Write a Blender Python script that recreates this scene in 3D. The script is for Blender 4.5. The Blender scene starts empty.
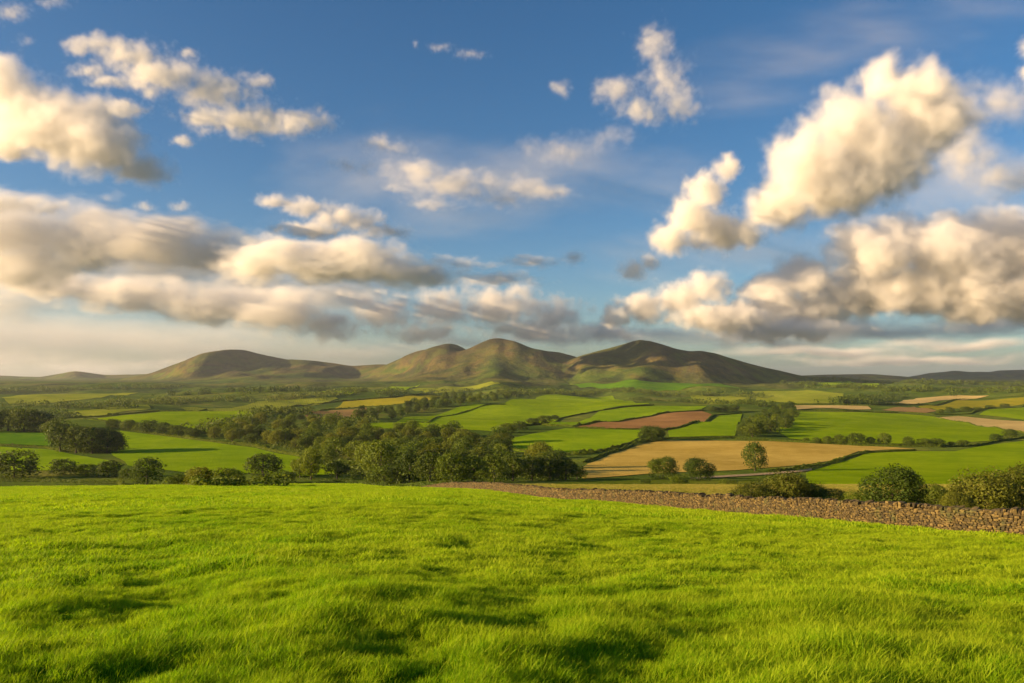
import bpy, math, random
import numpy as np
from mathutils import Vector
from mathutils.geometry import delaunay_2d_cdt

DO_CLOUDS, DO_GRASS, DO_HAZE, DO_TREES = True, True, True, True
rng = np.random.default_rng(7)
random.seed(7)
scene = bpy.context.scene
COL = scene.collection
R = math.radians

# ------------------------------------------------------------------ camera model
F = 803.0                       # focal length in pixels of a 1024 wide frame
TP = 34.5 / F
PITCH = math.atan(TP)
SP, CP = math.sin(PITCH), math.cos(PITCH)

def ray(u, v):
    dx, dy = (u - 512.0) / F, (341.5 - v) / F
    return dx, CP - dy * SP, SP + dy * CP

def slope(v):                   # drop per metre of depth seen at row v
    d = ray(512, v)
    return -d[2] / d[1]

# ------------------------------------------------------------------ noise
_P = rng.permutation(4096)
_V = rng.random(4096)
def _h(ix, iy, s):
    return _V[_P[(ix + _P[(iy + s * 131) & 4095]) & 4095]]
def vnoise(x, y, s=0):
    x = np.asarray(x, float); y = np.asarray(y, float)
    ix = np.floor(x).astype(np.int64); iy = np.floor(y).astype(np.int64)
    fx = x - ix; fy = y - iy
    fx = fx * fx * fx * (fx * (fx * 6 - 15) + 10); fy = fy * fy * fy * (fy * (fy * 6 - 15) + 10)
    a = _h(ix, iy, s); b = _h(ix + 1, iy, s); c = _h(ix, iy + 1, s); d = _h(ix + 1, iy + 1, s)
    return (a + (b - a) * fx) * (1 - fy) + (c + (d - c) * fx) * fy - 0.5
def fbm(x, y, s=0, o=4, g=0.5):
    r = 0; a = 1
    for i in range(o):
        r = r + a * vnoise(x * 2 ** i + 17.3 * i, y * 2 ** i - 9.1 * i, s + i); a *= g
    return r
def sstep(a, b, x):
    k = np.clip((x - a) / (b - a), 0, 1)
    return k * k * (3 - 2 * k)

# ------------------------------------------------------------------ height of the land, camera eye at 0
EYE = 1.8
TS = [-.75, -.64, -.45, -.26, -.10, -.04, .02, .2, .64, .9]
SS = [.1246, .1246, .1232, .1224, .1240, .1282, .1345, .143, .1634, .175]
YT = [100, 170, 250, 350, 450, 520, 640, 800, 1000, 1250, 1600, 2000, 2700, 3500, 4500, 6000, 9000, 20000, 40000]
ST_R = [.150, .1415, .1365, .130, .120, .110, .097, .080, .066, .055, .044, .035, .0235, .0145, .0085, .0058, .0042, .003, .002]
ST_L = [.160, .172, .165, .1385, .121, .110, .097, .080, .066, .055, .044, .035, .0235, .0145, .0085, .0058, .0042, .003, .002]
RIDGES = [  # (distance, slope of flank, silhouette in pixels)
    (9500, .11, [(-900, 380), (-400, 370), (-150, 366), (-60, 371), (0, 375.5), (40, 377), (75, 371), (105, 375), (150, 374), (190, 378), (240, 384)]),
    (6800, .13, [(60, 388), (110, 381), (150, 373.5), (180, 362), (205, 355), (228, 351.5), (244, 351), (262, 354), (290, 359.5), (318, 361), (335, 363), (352, 366), (380, 364), (405, 366), (440, 372), (500, 382)]),
    (6200, .15, [(345, 384), (372, 371), (400, 358), (420, 350.5), (435, 348), (447, 345.5), (458, 347), (470, 353), (520, 370), (580, 388)]),
    (5300, .165, [(330, 390), (380, 380), (430, 365), (456, 354), (472, 347.5), (484, 341.5), (494, 337.5), (502, 337.5), (514, 341.5), (532, 349), (547, 351.5), (560, 352), (575, 356), (600, 365), (640, 376), (700, 388)]),
    (4800, .17, [(400, 396), (470, 387), (515, 379), (540, 373), (562, 366), (578, 357), (592, 353), (608, 348), (622, 343), (634, 339.5), (644, 339.8), (660, 345), (677, 350.8), (688, 351.3), (701, 350), (716, 352.5), (735, 358), (765, 367), (800, 374), (860, 379), (940, 386)]),
    (8200, .11, [(700, 384), (760, 377), (830, 374.5), (870, 374), (900, 376), (940, 380), (1000, 385)]),
    (3900, .045, [(200, 402), (320, 396), (380, 392.5), (450, 389), (520, 386.5), (590, 385), (650, 386), (720, 389), (790, 391.5), (880, 396)]),
    (7600, .05, [(-1500, 374), (-500, 372), (-200, 374), (-60, 377), (0, 378.5), (60, 379.5), (130, 378), (190, 375), (240, 372), (300, 374), (360, 378), (430, 384)]),
    (5600, .042, [(-1300, 382), (-500, 381), (-100, 382), (0, 384), (100, 384), (190, 382.5), (260, 382.5), (330, 385), (400, 388), (470, 393)]),
    (6000, .05, [(680, 378), (760, 375), (820, 377.5), (880, 380), (960, 381), (1060, 381), (1300, 380)]),
    (11500, .11, [(800, 384), (880, 376), (910, 375.5), (935, 372.5), (955, 370.5), (972, 371.5), (988, 370.5), (1024, 369.5), (1100, 368), (1300, 366), (1700, 372), (2400, 380)]),
]
_RD = []
for Yr, fl, pl in RIDGES:
    tt, ss = [], []
    for u, v in pl:
        d = ray(u, v); tt.append(d[0] / d[1]); ss.append(d[2] / d[1])
    _RD.append((Yr, fl, np.array(tt), np.array(ss)))

def smooth_interp(x, xs, ys, w):
    return (np.interp(x, xs, ys) * 2 + np.interp(x - w, xs, ys) + np.interp(x + w, xs, ys)
            + np.interp(x - w / 2, xs, ys) + np.interp(x + w / 2, xs, ys)) / 6

def G(x, y, fine=True):
    x = np.asarray(x, float); y = np.asarray(y, float)
    ya = np.maximum(y, 0)
    tn = np.clip(x / np.hypot(ya, 12.0) * np.hypot(1, .0), -.9, .9)
    S = smooth_interp(tn, TS, SS, .04)
    zf = -EYE - S * np.where(y > 0, y, np.maximum(y, -60))
    yy = np.maximum(y, 100.0)
    t = np.clip(x / yy, -2.5, 2.5)
    lw = sstep(-.07, -.20, t)
    ly = np.log(yy); LT = np.log(np.array(YT, float))
    def tab(tb): return smooth_interp(ly, LT, tb, .10)
    zr = -yy * (tab(ST_R) * (1 - lw) + tab(ST_L) * lw)
    roll = fbm(x / 420 + 3.1, y / 330, 11, 3, .45) + .5 * vnoise(x / 900, y / 500 + 4.4, 15)
    fade = sstep(380, 700, yy) * sstep(6000, 3000, yy)
    zr = zr + roll * .0135 * np.minimum(yy, 2600) * fade
    yc = 128 + 30 * sstep(-.64, -.2, t)
    w = sstep(yc - 6 * lw, yc + 110, y) * lw + sstep(112, 200, y) * (1 - lw)
    z = zf * (1 - w) + zr * w
    # hills
    hm = np.zeros_like(z)
    far = yy > 1500
    if np.any(far):
        rough = fbm(x / 900, y / 900, 21, 5, .52)
        spur = fbm(x / 480 + 7, y / 1500, 31, 3, .5)
        gul = np.abs(fbm(x / 330, y / 1100, 37, 4, .55)) * 2 - .5
        for Yr, fl, tt, ss in _RD:
            sc = smooth_interp(t, tt, ss, .006)
            hc = (sc + np.interp(Yr, YT, ST_R)) * Yr        # crest above the plain
            hc = np.where((t < tt[0]) | (t > tt[-1]), 0, np.maximum(hc, 0))
            W = np.maximum(hc, 1) / fl
            q = np.abs(yy - Yr - spur * W * .75) / W
            p1 = np.clip(1 - q, 0, 1); p2 = np.clip(1 - q / 1.8, 0, 1)
            p = (.72 * p1 * p1 * (3 - 2 * p1) + .28 * p2 * p2 * (3 - 2 * p2))
            bump = hc * (p + (rough * .42 + spur * .34 + gul * .14) * p * (1.02 - p) * 1.15)
            bump = np.maximum(bump, 0); hm = (hm ** 5 + bump ** 5) ** .2
        z = z + hm
    if fine:
        near = sstep(170, 60, np.hypot(x, y))
        hx, hy = x + .5 * vnoise(x, y, 40), y + .5 * vnoise(x, y, 41)
        b = (1 + .35 * sstep(13, 6, np.hypot(x, y))) * fbm(hx / 1.15, hy / .85, 42, 3, .5) + .45 * vnoise(hx / 4.0, hy / 2.6, 47)
        z = z + (.155 * b + .10 * np.maximum(vnoise(hx / 1.0, hy / .75, 44), 0)) * near
        z = z + .5 * fbm(x / 30, y / 22, 50, 2) * sstep(8, 30, np.hypot(x, y)) * sstep(180, 90, y)
    return z

_ys = np.geomspace(3, 45000, 5000)
def hit(u, v, ymin=3.0):
    """the point of the land seen at pixel (u, v)"""
    d = ray(u, v); k = d[0] / d[1]; m = d[2] / d[1]
    ys = _ys[_ys >= ymin]
    dz = G(k * ys, ys, False) - m * ys
    i = np.argmax(dz > 0)
    if dz[i] <= 0: i = len(ys) - 1
    if i == 0: return Vector((k * ys[0], ys[0], G(k * ys[0], ys[0], False)))
    a, b = ys[i - 1], ys[i]
    for _ in range(24):
        c = (a + b) / 2
        if G(k * c, c, False) - m * c > 0: b = c
        else: a = c
    return Vector((k * b, b, float(G(k * b, b, False))))

def world_at(u, v, dist):
    d = ray(u, v); s = dist / d[1]
    return Vector((d[0] * s, dist, d[2] * s))

# ------------------------------------------------------------------ object helpers
def mesh_np(name, V, Fc, smooth=False):
    V = np.asarray(V, np.float32); Fc = np.asarray(Fc, np.int32)
    me = bpy.data.meshes.new(name)
    n, k = Fc.shape
    me.vertices.add(len(V)); me.vertices.foreach_set('co', V.ravel())
    me.loops.add(n * k); me.loops.foreach_set('vertex_index', Fc.ravel())
    me.polygons.add(n)
    me.polygons.foreach_set('loop_start', np.arange(0, n * k, k, dtype=np.int32))
    me.polygons.foreach_set('use_smooth', np.full(n, smooth, dtype=bool))
    me.update(calc_edges=True); me.validate()
    return me

def link(name, data, mat=None, parent=None, loc=None):
    o = bpy.data.objects.new(name, data); COL.objects.link(o)
    if mat is not None and data is not None and not data.materials: data.materials.append(mat)
    if parent is not None: o.parent = parent
    if loc is not None: o.location = loc
    return o

def tag(o, label=None, cat=None, group=None, kind=None):
    if label: o['label'] = label
    if cat: o['category'] = cat
    if group: o['group'] = group
    if kind: o['kind'] = kind
    return o

# ------------------------------------------------------------------ materials
class NT:
    def __init__(s, name, vol=False):
        s.m = bpy.data.materials.new(name); s.m.use_nodes = True
        s.t = s.m.node_tree; s.t.nodes.clear()
        s.out = s.t.nodes.new('ShaderNodeOutputMaterial')
    def n(s, typ, ins=None, **kw):
        nd = s.t.nodes.new('ShaderNode' + typ)
        for k, v in kw.items(): setattr(nd, k, v)
        for k, v in (ins or {}).items():
            sk = nd.inputs[k]
            if isinstance(v, bpy.types.NodeSocket): s.t.links.new(v, sk)
            else: sk.default_value = v
        return nd
    def ramp(s, fac, stops):
        nd = s.n('ValToRGB', {'Fac': fac}); r = nd.color_ramp
        while len(r.elements) > 1: r.elements.remove(r.elements[-1])
        for i, (p, c) in enumerate(stops):
            e = r.elements[0] if i == 0 else r.elements.new(p)
            e.position = p; e.color = (*c, 1)
        return nd.outputs['Color']
    def mix(s, a, b, f, mode='MIX'):
        nd = s.n('Mix', data_type='RGBA', blend_type=mode)
        for k, v in ((0, f), (6, a), (7, b)):
            if isinstance(v, bpy.types.NodeSocket): s.t.links.new(v, nd.inputs[k])
            else: nd.inputs[k].default_value = v if k == 0 else (*v, 1) if len(v) == 3 else v
        return nd.outputs[2]
    def noise(s, scale, detail=4, rough=.55, vec=None, dist=0):
        ins = {'Scale': scale, 'Detail': detail, 'Roughness': rough, 'Distortion': dist}
        if vec is not None: ins['Vector'] = vec
        else: ins['Vector'] = s.pos()
        return s.n('TexNoise', ins).outputs['Fac']
    def pos(s):
        if not hasattr(s, '_g'): s._g = s.n('NewGeometry')
        return s._g.outputs['Position']
    def mapv(s, sc=(1, 1, 1), rot=(0, 0, 0)):
        return s.n('Mapping', {'Vector': s.pos(), 'Scale': sc, 'Rotation': rot}).outputs['Vector']
    def surf(s, sh): s.t.links.new(sh, s.out.inputs['Surface']); return s.m

def grass_like(t, col, sheen=.35, rough=.9, bump=None, bs=1.0, bd=1.0):
    ins = {'Base Color': col, 'Roughness': rough, 'Specular IOR Level': 0.0}
    if bump is not None:
        ins['Normal'] = t.n('Bump', {'Height': bump, 'Strength': bs, 'Distance': bd}).outputs['Normal']
    p = t.n('BsdfPrincipled', ins)
    if sheen:
        p.inputs['Sheen Weight'].default_value = sheen
        p.inputs['Sheen Roughness'].default_value = .6
        t.t.links.new(col, p.inputs['Sheen Tint'])
    return p.outputs['BSDF']

def mat_meadow():
    t = NT('meadow_turf')
    a = t.noise(.06, 3); b = t.noise(1.1, 4); c = t.noise(9.0, 3)
    f = t.mix((0, 0, 0), (1, 1, 1), t.n('Math', {0: a, 1: b}, operation='ADD').outputs[0])
    col = t.ramp(t.n('Math', {0: t.n('Math', {0: a, 1: b}, operation='ADD').outputs[0], 1: .5}, operation='MULTIPLY').outputs[0],
                 [(.34, (.05, .135, .003)), (.5, (.09, .20, .003)), (.66, (.15, .28, .005))])
    col = t.mix(col, (.028, .065, .002), t.ramp(c, [(.40, (.6, .6, .6)), (.62, (0, 0, 0))]))
    return t.surf(grass_like(t, col, 0, .9, t.n('Math', {0: c, 1: b}, operation='ADD').outputs[0], .9, .10))

def mat_blade(name, stops, trans=.5):
    t = NT(name)
    oi = t.n('ObjectInfo'); ng = t.n('NewGeometry')
    a = t.noise(.10, 3); b = t.noise(.9, 3)
    s = t.n('Math', {0: a, 1: b}, operation='ADD').outputs[0]
    s = t.n('Math', {0: s, 1: t.n('Math', {0: ng.outputs['Random Per Island'], 1: .55}, operation='MULTIPLY').outputs[0]}, operation='ADD').outputs[0]
    s = t.n('Math', {0: s, 1: 1 / 1.55}, operation='MULTIPLY').outputs[0]
    col = t.ramp(s, stops)
    d = t.n('BsdfPrincipled', {'Base Color': col, 'Roughness': .6, 'Specular IOR Level': .1}).outputs[0]
    tr = t.n('BsdfTranslucent', {'Color': t.mix(col, (1.05, 1.15, .4), 1.0, 'MULTIPLY')}).outputs[0]
    return t.surf(t.n('MixShader', {0: trans, 1: d, 2: tr}).outputs[0])

def mat_rough():
    t = NT('rough_pasture')
    a = t.noise(.006, 5, .6); b = t.noise(.05, 4); c = t.noise(.4, 3)
    col = t.ramp(a, [(.30, (.03, .06, .008)), (.45, (.065, .105, .012)), (.55, (.10, .135, .018)), (.7, (.17, .155, .035))])
    col = t.mix(col, (.04, .06, .014), t.ramp(b, [(.42, (.5, .5, .5)), (.6, (0, 0, 0))]))
    return t.surf(grass_like(t, col, .3, .9, t.n('Math', {0: b, 1: c}, operation='ADD').outputs[0], .8, 1.5))

def mat_hill():
    t = NT('hill_moorland')
    v = t.mapv((1, .55, 1.6))
    a = t.noise(.0022, 7, .62, v, .6); b = t.noise(.009, 5, .6, v); c = t.noise(.035, 4, .6)
    z = t.n('SeparateXYZ', {0: t.pos()}).outputs['Z']
    col = t.ramp(a, [(.33, (0.0273, 0.0480, 0.0110)), (.42, (0.0585, 0.0840, 0.0147)), (.48, (0.1014, 0.1040, 0.0221)), (.53, (0.1170, 0.0920, 0.0294)), (.58, (0.0663, 0.0560, 0.0258)), (.64, (0.0858, 0.1120, 0.0184)), (.74, (0.0468, 0.0384, 0.0258))])
    col = t.mix(col, (0.0273, 0.0360, 0.0166), t.ramp(b, [(.40, (.65, .65, .65)), (.56, (0, 0, 0))]))
    # heather and bracken tops
    zz = t.n('MapRange', {'Value': t.n('Math', {0: z, 1: t.n('Math', {0: b, 1: 160.0}, operation='MULTIPLY').outputs[0]}, operation='ADD').outputs[0], 'From Min': 120.0, 'From Max': 320.0})
    col = t.mix(col, (0.0546, 0.0416, 0.0294), t.n('Math', {0: zz.outputs[0], 1: .6}, operation='MULTIPLY').outputs[0])
    # pasture low on the slopes
    lo = t.n('MapRange', {'Value': t.n('Math', {0: z, 1: t.n('Math', {0: a, 1: 260.0}, operation='MULTIPLY').outputs[0]}, operation='ADD').outputs[0], 'From Min': 170.0, 'From Max': 60.0})
    lowc = t.ramp(b, [(.38, (0.0172, 0.0336, 0.0083)), (.46, (0.0429, 0.0760, 0.0110)), (.56, (0.0585, 0.0960, 0.0129)), (.66, (0.0858, 0.1080, 0.0202))])
    col = t.mix(col, lowc, t.n('Math', {0: lo.outputs[0], 1: .85}, operation='MULTIPLY').outputs[0])
    return t.surf(grass_like(t, col, .25, .95, t.n('Math', {0: t.n('Math', {0: b, 1: 2.0}, operation='MULTIPLY').outputs[0], 1: c}, operation='ADD').outputs[0], .6, 12))

def mat_field(name, c0, c1, stripe=0., ang=0., sheen=0, wl=7.0):
    t = NT(name)
    a = t.noise(.014, 5, .62); b = t.noise(.09, 5, .65); c = t.noise(.7, 2)
    s = t.n('Math', {0: t.n('Math', {0: a, 1: .6}, operation='MULTIPLY').outputs[0], 1: t.n('Math', {0: b, 1: .4}, operation='MULTIPLY').outputs[0]}, operation='ADD').outputs[0]
    col = t.ramp(s, [(.40, c0), (.60, c1)])
    if stripe:
        w = t.n('TexWave', {'Vector': t.mapv((1, 1, 0), (0, 0, ang)), 'Scale': 1 / wl, 'Distortion': 1.2, 'Detail': 2.0, 'Detail Scale': .3}, wave_type='BANDS')
        col = t.mix(col, tuple(k * .62 for k in c0), t.n('Math', {0: w.outputs['Fac'], 1: stripe * 1.8}, operation='MULTIPLY').outputs[0])
    return t.surf(grass_like(t, col, sheen, .9, t.n('Math', {0: c, 1: b}, operation='ADD').outputs[0], .7, .8))

def mat_leaf(name, dark, light, trans=.3):
    t = NT(name)
    oi = t.n('ObjectInfo'); ng = t.n('NewGeometry')
    k = t.n('Math', {0: t.n('Math', {0: oi.outputs['Random'], 1: .55}, operation='MULTIPLY').outputs[0],
                     1: t.n('Math', {0: ng.outputs['Random Per Island'], 1: .45}, operation='MULTIPLY').outputs[0]}, operation='ADD').outputs[0]
    mid = tuple((a + b) / 2 for a, b in zip(dark, light))
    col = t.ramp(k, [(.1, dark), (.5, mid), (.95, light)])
    d = t.n('BsdfPrincipled', {'Base Color': col, 'Roughness': .6, 'Specular IOR Level': .2}).outputs[0]
    tr = t.n('BsdfTranslucent', {'Color': t.mix(col, (1.2, 1.1, .6), 1.0, 'MULTIPLY')}).outputs[0]
    return t.surf(t.n('MixShader', {0: trans, 1: d, 2: tr}).outputs[0])

def mat_bark():
    t = NT('bark')
    a = t.noise(3, 5, .6, t.mapv((4, 4, .6)))
    col = t.ramp(a, [(.3, (.03, .022, .016)), (.7, (.11, .085, .06))])
    return t.surf(t.n('BsdfPrincipled', {'Base Color': col, 'Roughness': .95}).outputs[0])

def mat_stone():
    t = NT('field_stone')
    ng = t.n('NewGeometry'); t._g = ng
    col = t.ramp(ng.outputs['Random Per Island'], [(.0, (.036, .026, .006)), (.3, (.085, .060, .013)), (.55, (.122, .086, .019)), (.8, (.185, .130, .034)), (1, (.062, .046, .012))])
    b = t.noise(7, 5, .65)
    col = t.mix(col, (.035, .027, .017), t.ramp(b, [(.38, (.7, .7, .7)), (.55, (0, 0, 0))]))
    moss = t.noise(.8, 4, .6)
    col = t.mix(col, (.06, .075, .016), t.ramp(moss, [(.56, (0, 0, 0)), (.68, (.6, .6, .6))]))
    nrm = t.n('Bump', {'Height': b, 'Strength': .6, 'Distance': .04}).outputs[0]
    return t.surf(t.n('BsdfPrincipled', {'Base Color': col, 'Roughness': .92, 'Normal': nrm}).outputs[0])

M_meadow, M_rough, M_hill, M_bark, M_stone = mat_meadow(), mat_rough(), mat_hill(), mat_bark(), mat_stone()
M_blade = mat_blade('grass_blade', [(.22, (.038, .122, .001)), (.42, (.102, .245, .002)), (.60, (.195, .355, .003)), (.85, (.35, .45, .015))], .5)
M_dry = mat_blade('dry_grass_blade', [(.25, (.05, .11, .006)), (.45, (.10, .155, .010)), (.62, (.17, .20, .02)), (.85, (.32, .28, .06))], .4)
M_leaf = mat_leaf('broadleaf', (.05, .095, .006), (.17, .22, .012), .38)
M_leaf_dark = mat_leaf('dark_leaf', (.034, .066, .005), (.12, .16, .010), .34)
M_thicket = mat_leaf('thicket_leaf', (.050, .075, .006), (.135, .150, .012))
M_leaf_warm = mat_leaf('olive_leaf', (.085, .115, .007), (.19, .21, .013), .38)

# ------------------------------------------------------------------ the land: one polar sheet, cut into named pieces along its own edges
WALL = [(61, -8), (52, 8), (42, 24), (34.5, 36), (28.6, 46), (24.6, 56), (21.6, 66), (18.4, 78), (13.6, 90), (8.6, 102), (4.0, 118), (-.6, 136), (-5.0, 154), (-11, 176), (-21, 206), (-30, 230)]
WX, WY = np.array([p[0] for p in WALL], float), np.array([p[1] for p in WALL], float)
def wall_x(y): return np.interp(y, WY, WX)

ang = np.unique(np.concatenate([np.linspace(-180, -44, 70), np.linspace(-44, 44, 860), np.linspace(44, 180, 70)]))[:-1]
rad = np.concatenate([[.4, .8, 1.2], np.geomspace(1.6, 250, 430)[:-1], np.geomspace(250, 12500, 360)[:-1], np.geomspace(12500, 30000, 24)])
A, Rr = np.meshgrid(np.radians(ang), rad)
X, Y = Rr * np.sin(A), Rr * np.cos(A)
Z = G(X, Y)
nr, na = X.shape
V = np.stack([X, Y, Z], -1).reshape(-1, 3)
i, j = np.meshgrid(np.arange(nr - 1), np.arange(na), indexing='ij')
j2 = (j + 1) % na
Q = np.stack([i * na + j, i * na + j2, (i + 1) * na + j2, (i + 1) * na + j], -1).reshape(-1, 4)
cx, cy = V[Q].mean(1)[:, 0], V[Q].mean(1)[:, 1]
cr = np.hypot(cx, cy)
is_meadow = (cr < 236) & (cx < wall_x(cy))
is_meadow |= (cr < 60) & (cy < 0)
is_hill = cr > 3400 + 350 * vnoise(cx / 900, cy / 900, 60)
def piece(name, mask, mat, fan=False):
    q = Q[mask]; idx, inv = np.unique(q, return_inverse=True)
    me = mesh_np(name, V[idx], inv.reshape(-1, 4), True)
    return tag(link(name, me, mat), kind='structure')
piece('meadow', is_meadow, M_meadow)
piece('ground', ~is_meadow & ~is_hill, M_rough)
piece('hills', is_hill, M_hill)

# ------------------------------------------------------------------ fields: sheets draped on the land
C = {
    'bright': ((0.162, 0.280, 0.004), (0.267, 0.381, 0.008)), 'green': ((0.170, 0.275, 0.003), (0.270, 0.370, 0.006)),
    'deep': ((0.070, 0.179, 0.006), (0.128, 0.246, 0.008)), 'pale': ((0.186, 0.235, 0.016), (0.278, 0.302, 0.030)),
    'olive': ((0.255, 0.246, 0.012), (0.360, 0.314, 0.020)), 'wheat': ((0.441, 0.308, 0.055), (0.626, 0.448, 0.100)),
    'tan': ((0.487, 0.358, 0.120), (0.638, 0.482, 0.180)), 'plough': ((0.278, 0.151, 0.050), (0.418, 0.235, 0.085)),
    'earth': ((.26, .165, .055), (.36, .24, .09)),
}
FIELDS = [  # name, colour, stripe, outline in the photo
    ('grass_field', 'green', .2, [(359, 428.5), (404, 417.5), (456, 408), (505, 403.5), (536, 398), (575, 396.5), (612, 396), (650, 404), (600, 410.5), (560, 418), (540, 424), (512, 426), (493, 432), (454, 429), (404, 429)]),
    ('grass_field', 'bright', .3, [(541, 425.5), (599, 411.5), (654, 406), (707, 406.5), (700, 410), (660, 413.2), (623, 420), (573, 426)]),
    ('ploughed_field', 'plough', .35, [(574, 428), (625, 421.5), (660, 415), (702, 411.5), (712, 415), (694, 422.5), (667, 429), (612, 429)]),
    ('grass_field', 'bright', .2, [(506, 440), (540, 433), (566, 428.6), (612, 430), (646, 430.5), (641, 437), (628, 443), (578, 454), (546, 455), (506, 450)]),
    ('grass_field', 'bright', .25, [(668, 431), (694, 424), (720, 416), (742, 414), (735, 436), (694, 437), (669, 437.5)]),
    ('wheat_field', 'wheat', .25, [(588, 464), (612, 454), (638, 445), (670, 440.5), (768, 441.5), (860, 446.3), (916, 449), (858, 451.5), (829, 461), (800, 465.5), (768, 468), (736, 470.5), (681, 472.5), (644, 474.5), (583, 479), (576, 472)]),
    ('grass_field', 'green', .15, [(806, 473), (831, 465), (866, 453.5), (916, 451.5), (955, 451.5), (979, 447), (1024, 441), (1110, 428), (1120, 488), (1010, 494), (926, 494), (855, 492), (806, 484)]),
    ('grass_field', 'green', .2, [(776, 432), (797, 412), (845, 412.5), (900, 414), (934, 417), (968, 423), (1000, 429.5), (1012, 432.5), (992, 441), (952, 443.5), (895, 444), (831, 442.5), (790, 439)]),
    ('stubble_field', 'tan', .3, [(936, 418), (958, 416.3), (1024, 421.5), (1090, 428), (1090, 440), (1024, 432.5), (1000, 428.5), (968, 422.3)]),
    ('stubble_field', 'tan', .2, [(873, 402.5), (916, 398.5), (958, 395.5), (990, 396), (952, 400), (916, 404)]),
    ('hay_field', 'olive', .2, [(918, 406.6), (958, 400.5), (1024, 397), (1090, 395), (1090, 402), (1024, 404), (987, 408), (940, 411)]),
    ('fallow_field', 'earth', .2, [(881, 410.5), (914, 406.8), (938, 411), (926, 413.2)]),
    ('stubble_field', 'tan', .2, [(794, 406), (868, 406.5), (872, 409.6), (797, 410.2)]),
    ('pasture', 'pale', 0, [(752, 391.5), (808, 390.7), (844, 394), (839, 403.5), (800, 404), (760, 402)]),
    ('grass_field', 'green', .2, [(979, 415), (1024, 406.5), (1090, 401), (1090, 424), (1024, 420)]),
    ('fallow_field', 'earth', .3, [(302, 412.5), (330, 410.8), (366, 408), (366, 412), (356, 419), (324, 420.5), (306, 417)]),
    ('pasture', 'olive', .2, [(282, 411), (343, 402), (396, 398.3), (446, 396.8), (425, 402), (359, 407), (319, 410.6)]),
    ('pasture', 'pale', .15, [(180, 408), (256, 402), (335, 397.5), (338, 399), (282, 408.5), (230, 412)]),
    ('pasture', 'pale', .1, [(412, 389.5), (446, 386.5), (490, 382), (500, 384), (456, 393), (425, 393)]),
    ('grass_field', 'bright', .25, [(121, 431), (158, 436), (200, 441.6), (256, 448), (301, 457.5), (330, 466), (345, 474), (300, 477), (256, 474), (195, 474), (127, 466), (110, 452)]),
    ('pasture', 'bright', .1, [(0, 447), (45, 449.5), (87, 457), (122, 465), (110, 469.5), (53, 471), (-60, 471), (-60, 445)]),
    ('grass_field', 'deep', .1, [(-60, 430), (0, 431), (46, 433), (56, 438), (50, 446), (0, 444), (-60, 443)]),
    ('grass_field', 'green', .2, [(87, 420), (148, 413.8), (206, 411), (252, 413), (250, 419), (227, 422), (207, 433), (179, 428), (132, 423.5)]),
    ('pasture', 'pale', .1, [(58, 413.6), (148, 405), (152, 409), (84, 417.5)]),
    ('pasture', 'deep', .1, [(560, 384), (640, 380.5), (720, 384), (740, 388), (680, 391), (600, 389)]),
    ('pasture', 'pale', .1, [(690, 396), (750, 394), (748, 403), (715, 404)]),
    ('pasture', 'green', 0, [(800, 382.5), (850, 381), (880, 384), (850, 387), (805, 386)]),
    ('pasture', 'pale', 0, [(0, 398), (80, 394), (140, 393), (90, 399), (10, 404)]),
    ('pasture', 'green', 0, [(320, 392), (390, 387), (420, 384.5), (410, 388), (350, 395)]),
]
_fm = {}
def field_mesh(pts, off):
    ring = []
    P = [hit(u, v, 160) for u, v in pts]
    n = len(P)
    for k in range(n):
        a, b = P[k], P[(k + 1) % n]
        L = (b - a).length; st = max(2.0, min(a.y, b.y) * .008)
        m = max(1, int(L / st))
        for q in range(m):
            p = a.lerp(b, q / m)
            e = .0018 * p.y * vnoise(p.x / (.03 * p.y + 4), p.y / (.03 * p.y + 4), 70)
            ring.append((p.x + e, p.y + 4 * e))
    ring = np.array(ring)
    ymn, ymx = ring[:, 1].min(), ring[:, 1].max()
    pts_in = []
    y = ymn
    while y < ymx:
        st = max(2.5, y * .0075)
        xs = np.arange(ring[:, 0].min(), ring[:, 0].max(), st)
        pts_in.append(np.stack([xs, np.full_like(xs, y) + st * .3 * (np.arange(len(xs)) % 2)], -1)); y += st
    pts_in = np.concatenate(pts_in)
    x0, y0 = pts_in[:, 0], pts_in[:, 1]
    ins = np.zeros(len(pts_in), bool)
    for k in range(len(ring)):
        (xa, ya), (xb, yb) = ring[k], ring[(k + 1) % len(ring)]
        if ya == yb: continue
        c = ((ya > y0) != (yb > y0)) & (x0 < (xb - xa) * (y0 - ya) / (yb - ya) + xa)
        ins ^= c
    pts_in = pts_in[ins]
    allp = [Vector(p) for p in np.concatenate([ring, pts_in])]
    nr_ = len(ring)
    r = delaunay_2d_cdt(allp, [(k, (k + 1) % nr_) for k in range(nr_)], [], 1, 1e-4)
    vv = np.array([tuple(p) for p in r[0]])
    ff = np.array([f for f in r[2] if len(f) == 3])
    zz = G(vv[:, 0], vv[:, 1]) + off + .0004 * vv[:, 1]
    a, b, c = (np.c_[vv, zz][ff[:, k]] for k in range(3))
    if np.cross(b - a, c - a)[:, 2].mean() < 0: ff = ff[:, ::-1]
    return np.c_[vv, zz], ff
for k, (nm, ck, st, pts) in enumerate(FIELDS):
    vv, ff = field_mesh(pts, .12 + .012 * (k % 5))
    angk = random.uniform(-.9, .9)
    m = mat_field('crop_' + ck, *C[ck], stripe=st, ang=angk, wl=random.choice([9, 13, 18]))
    tag(link(nm, mesh_np(nm, vv, ff, True), m), kind='structure')
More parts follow.
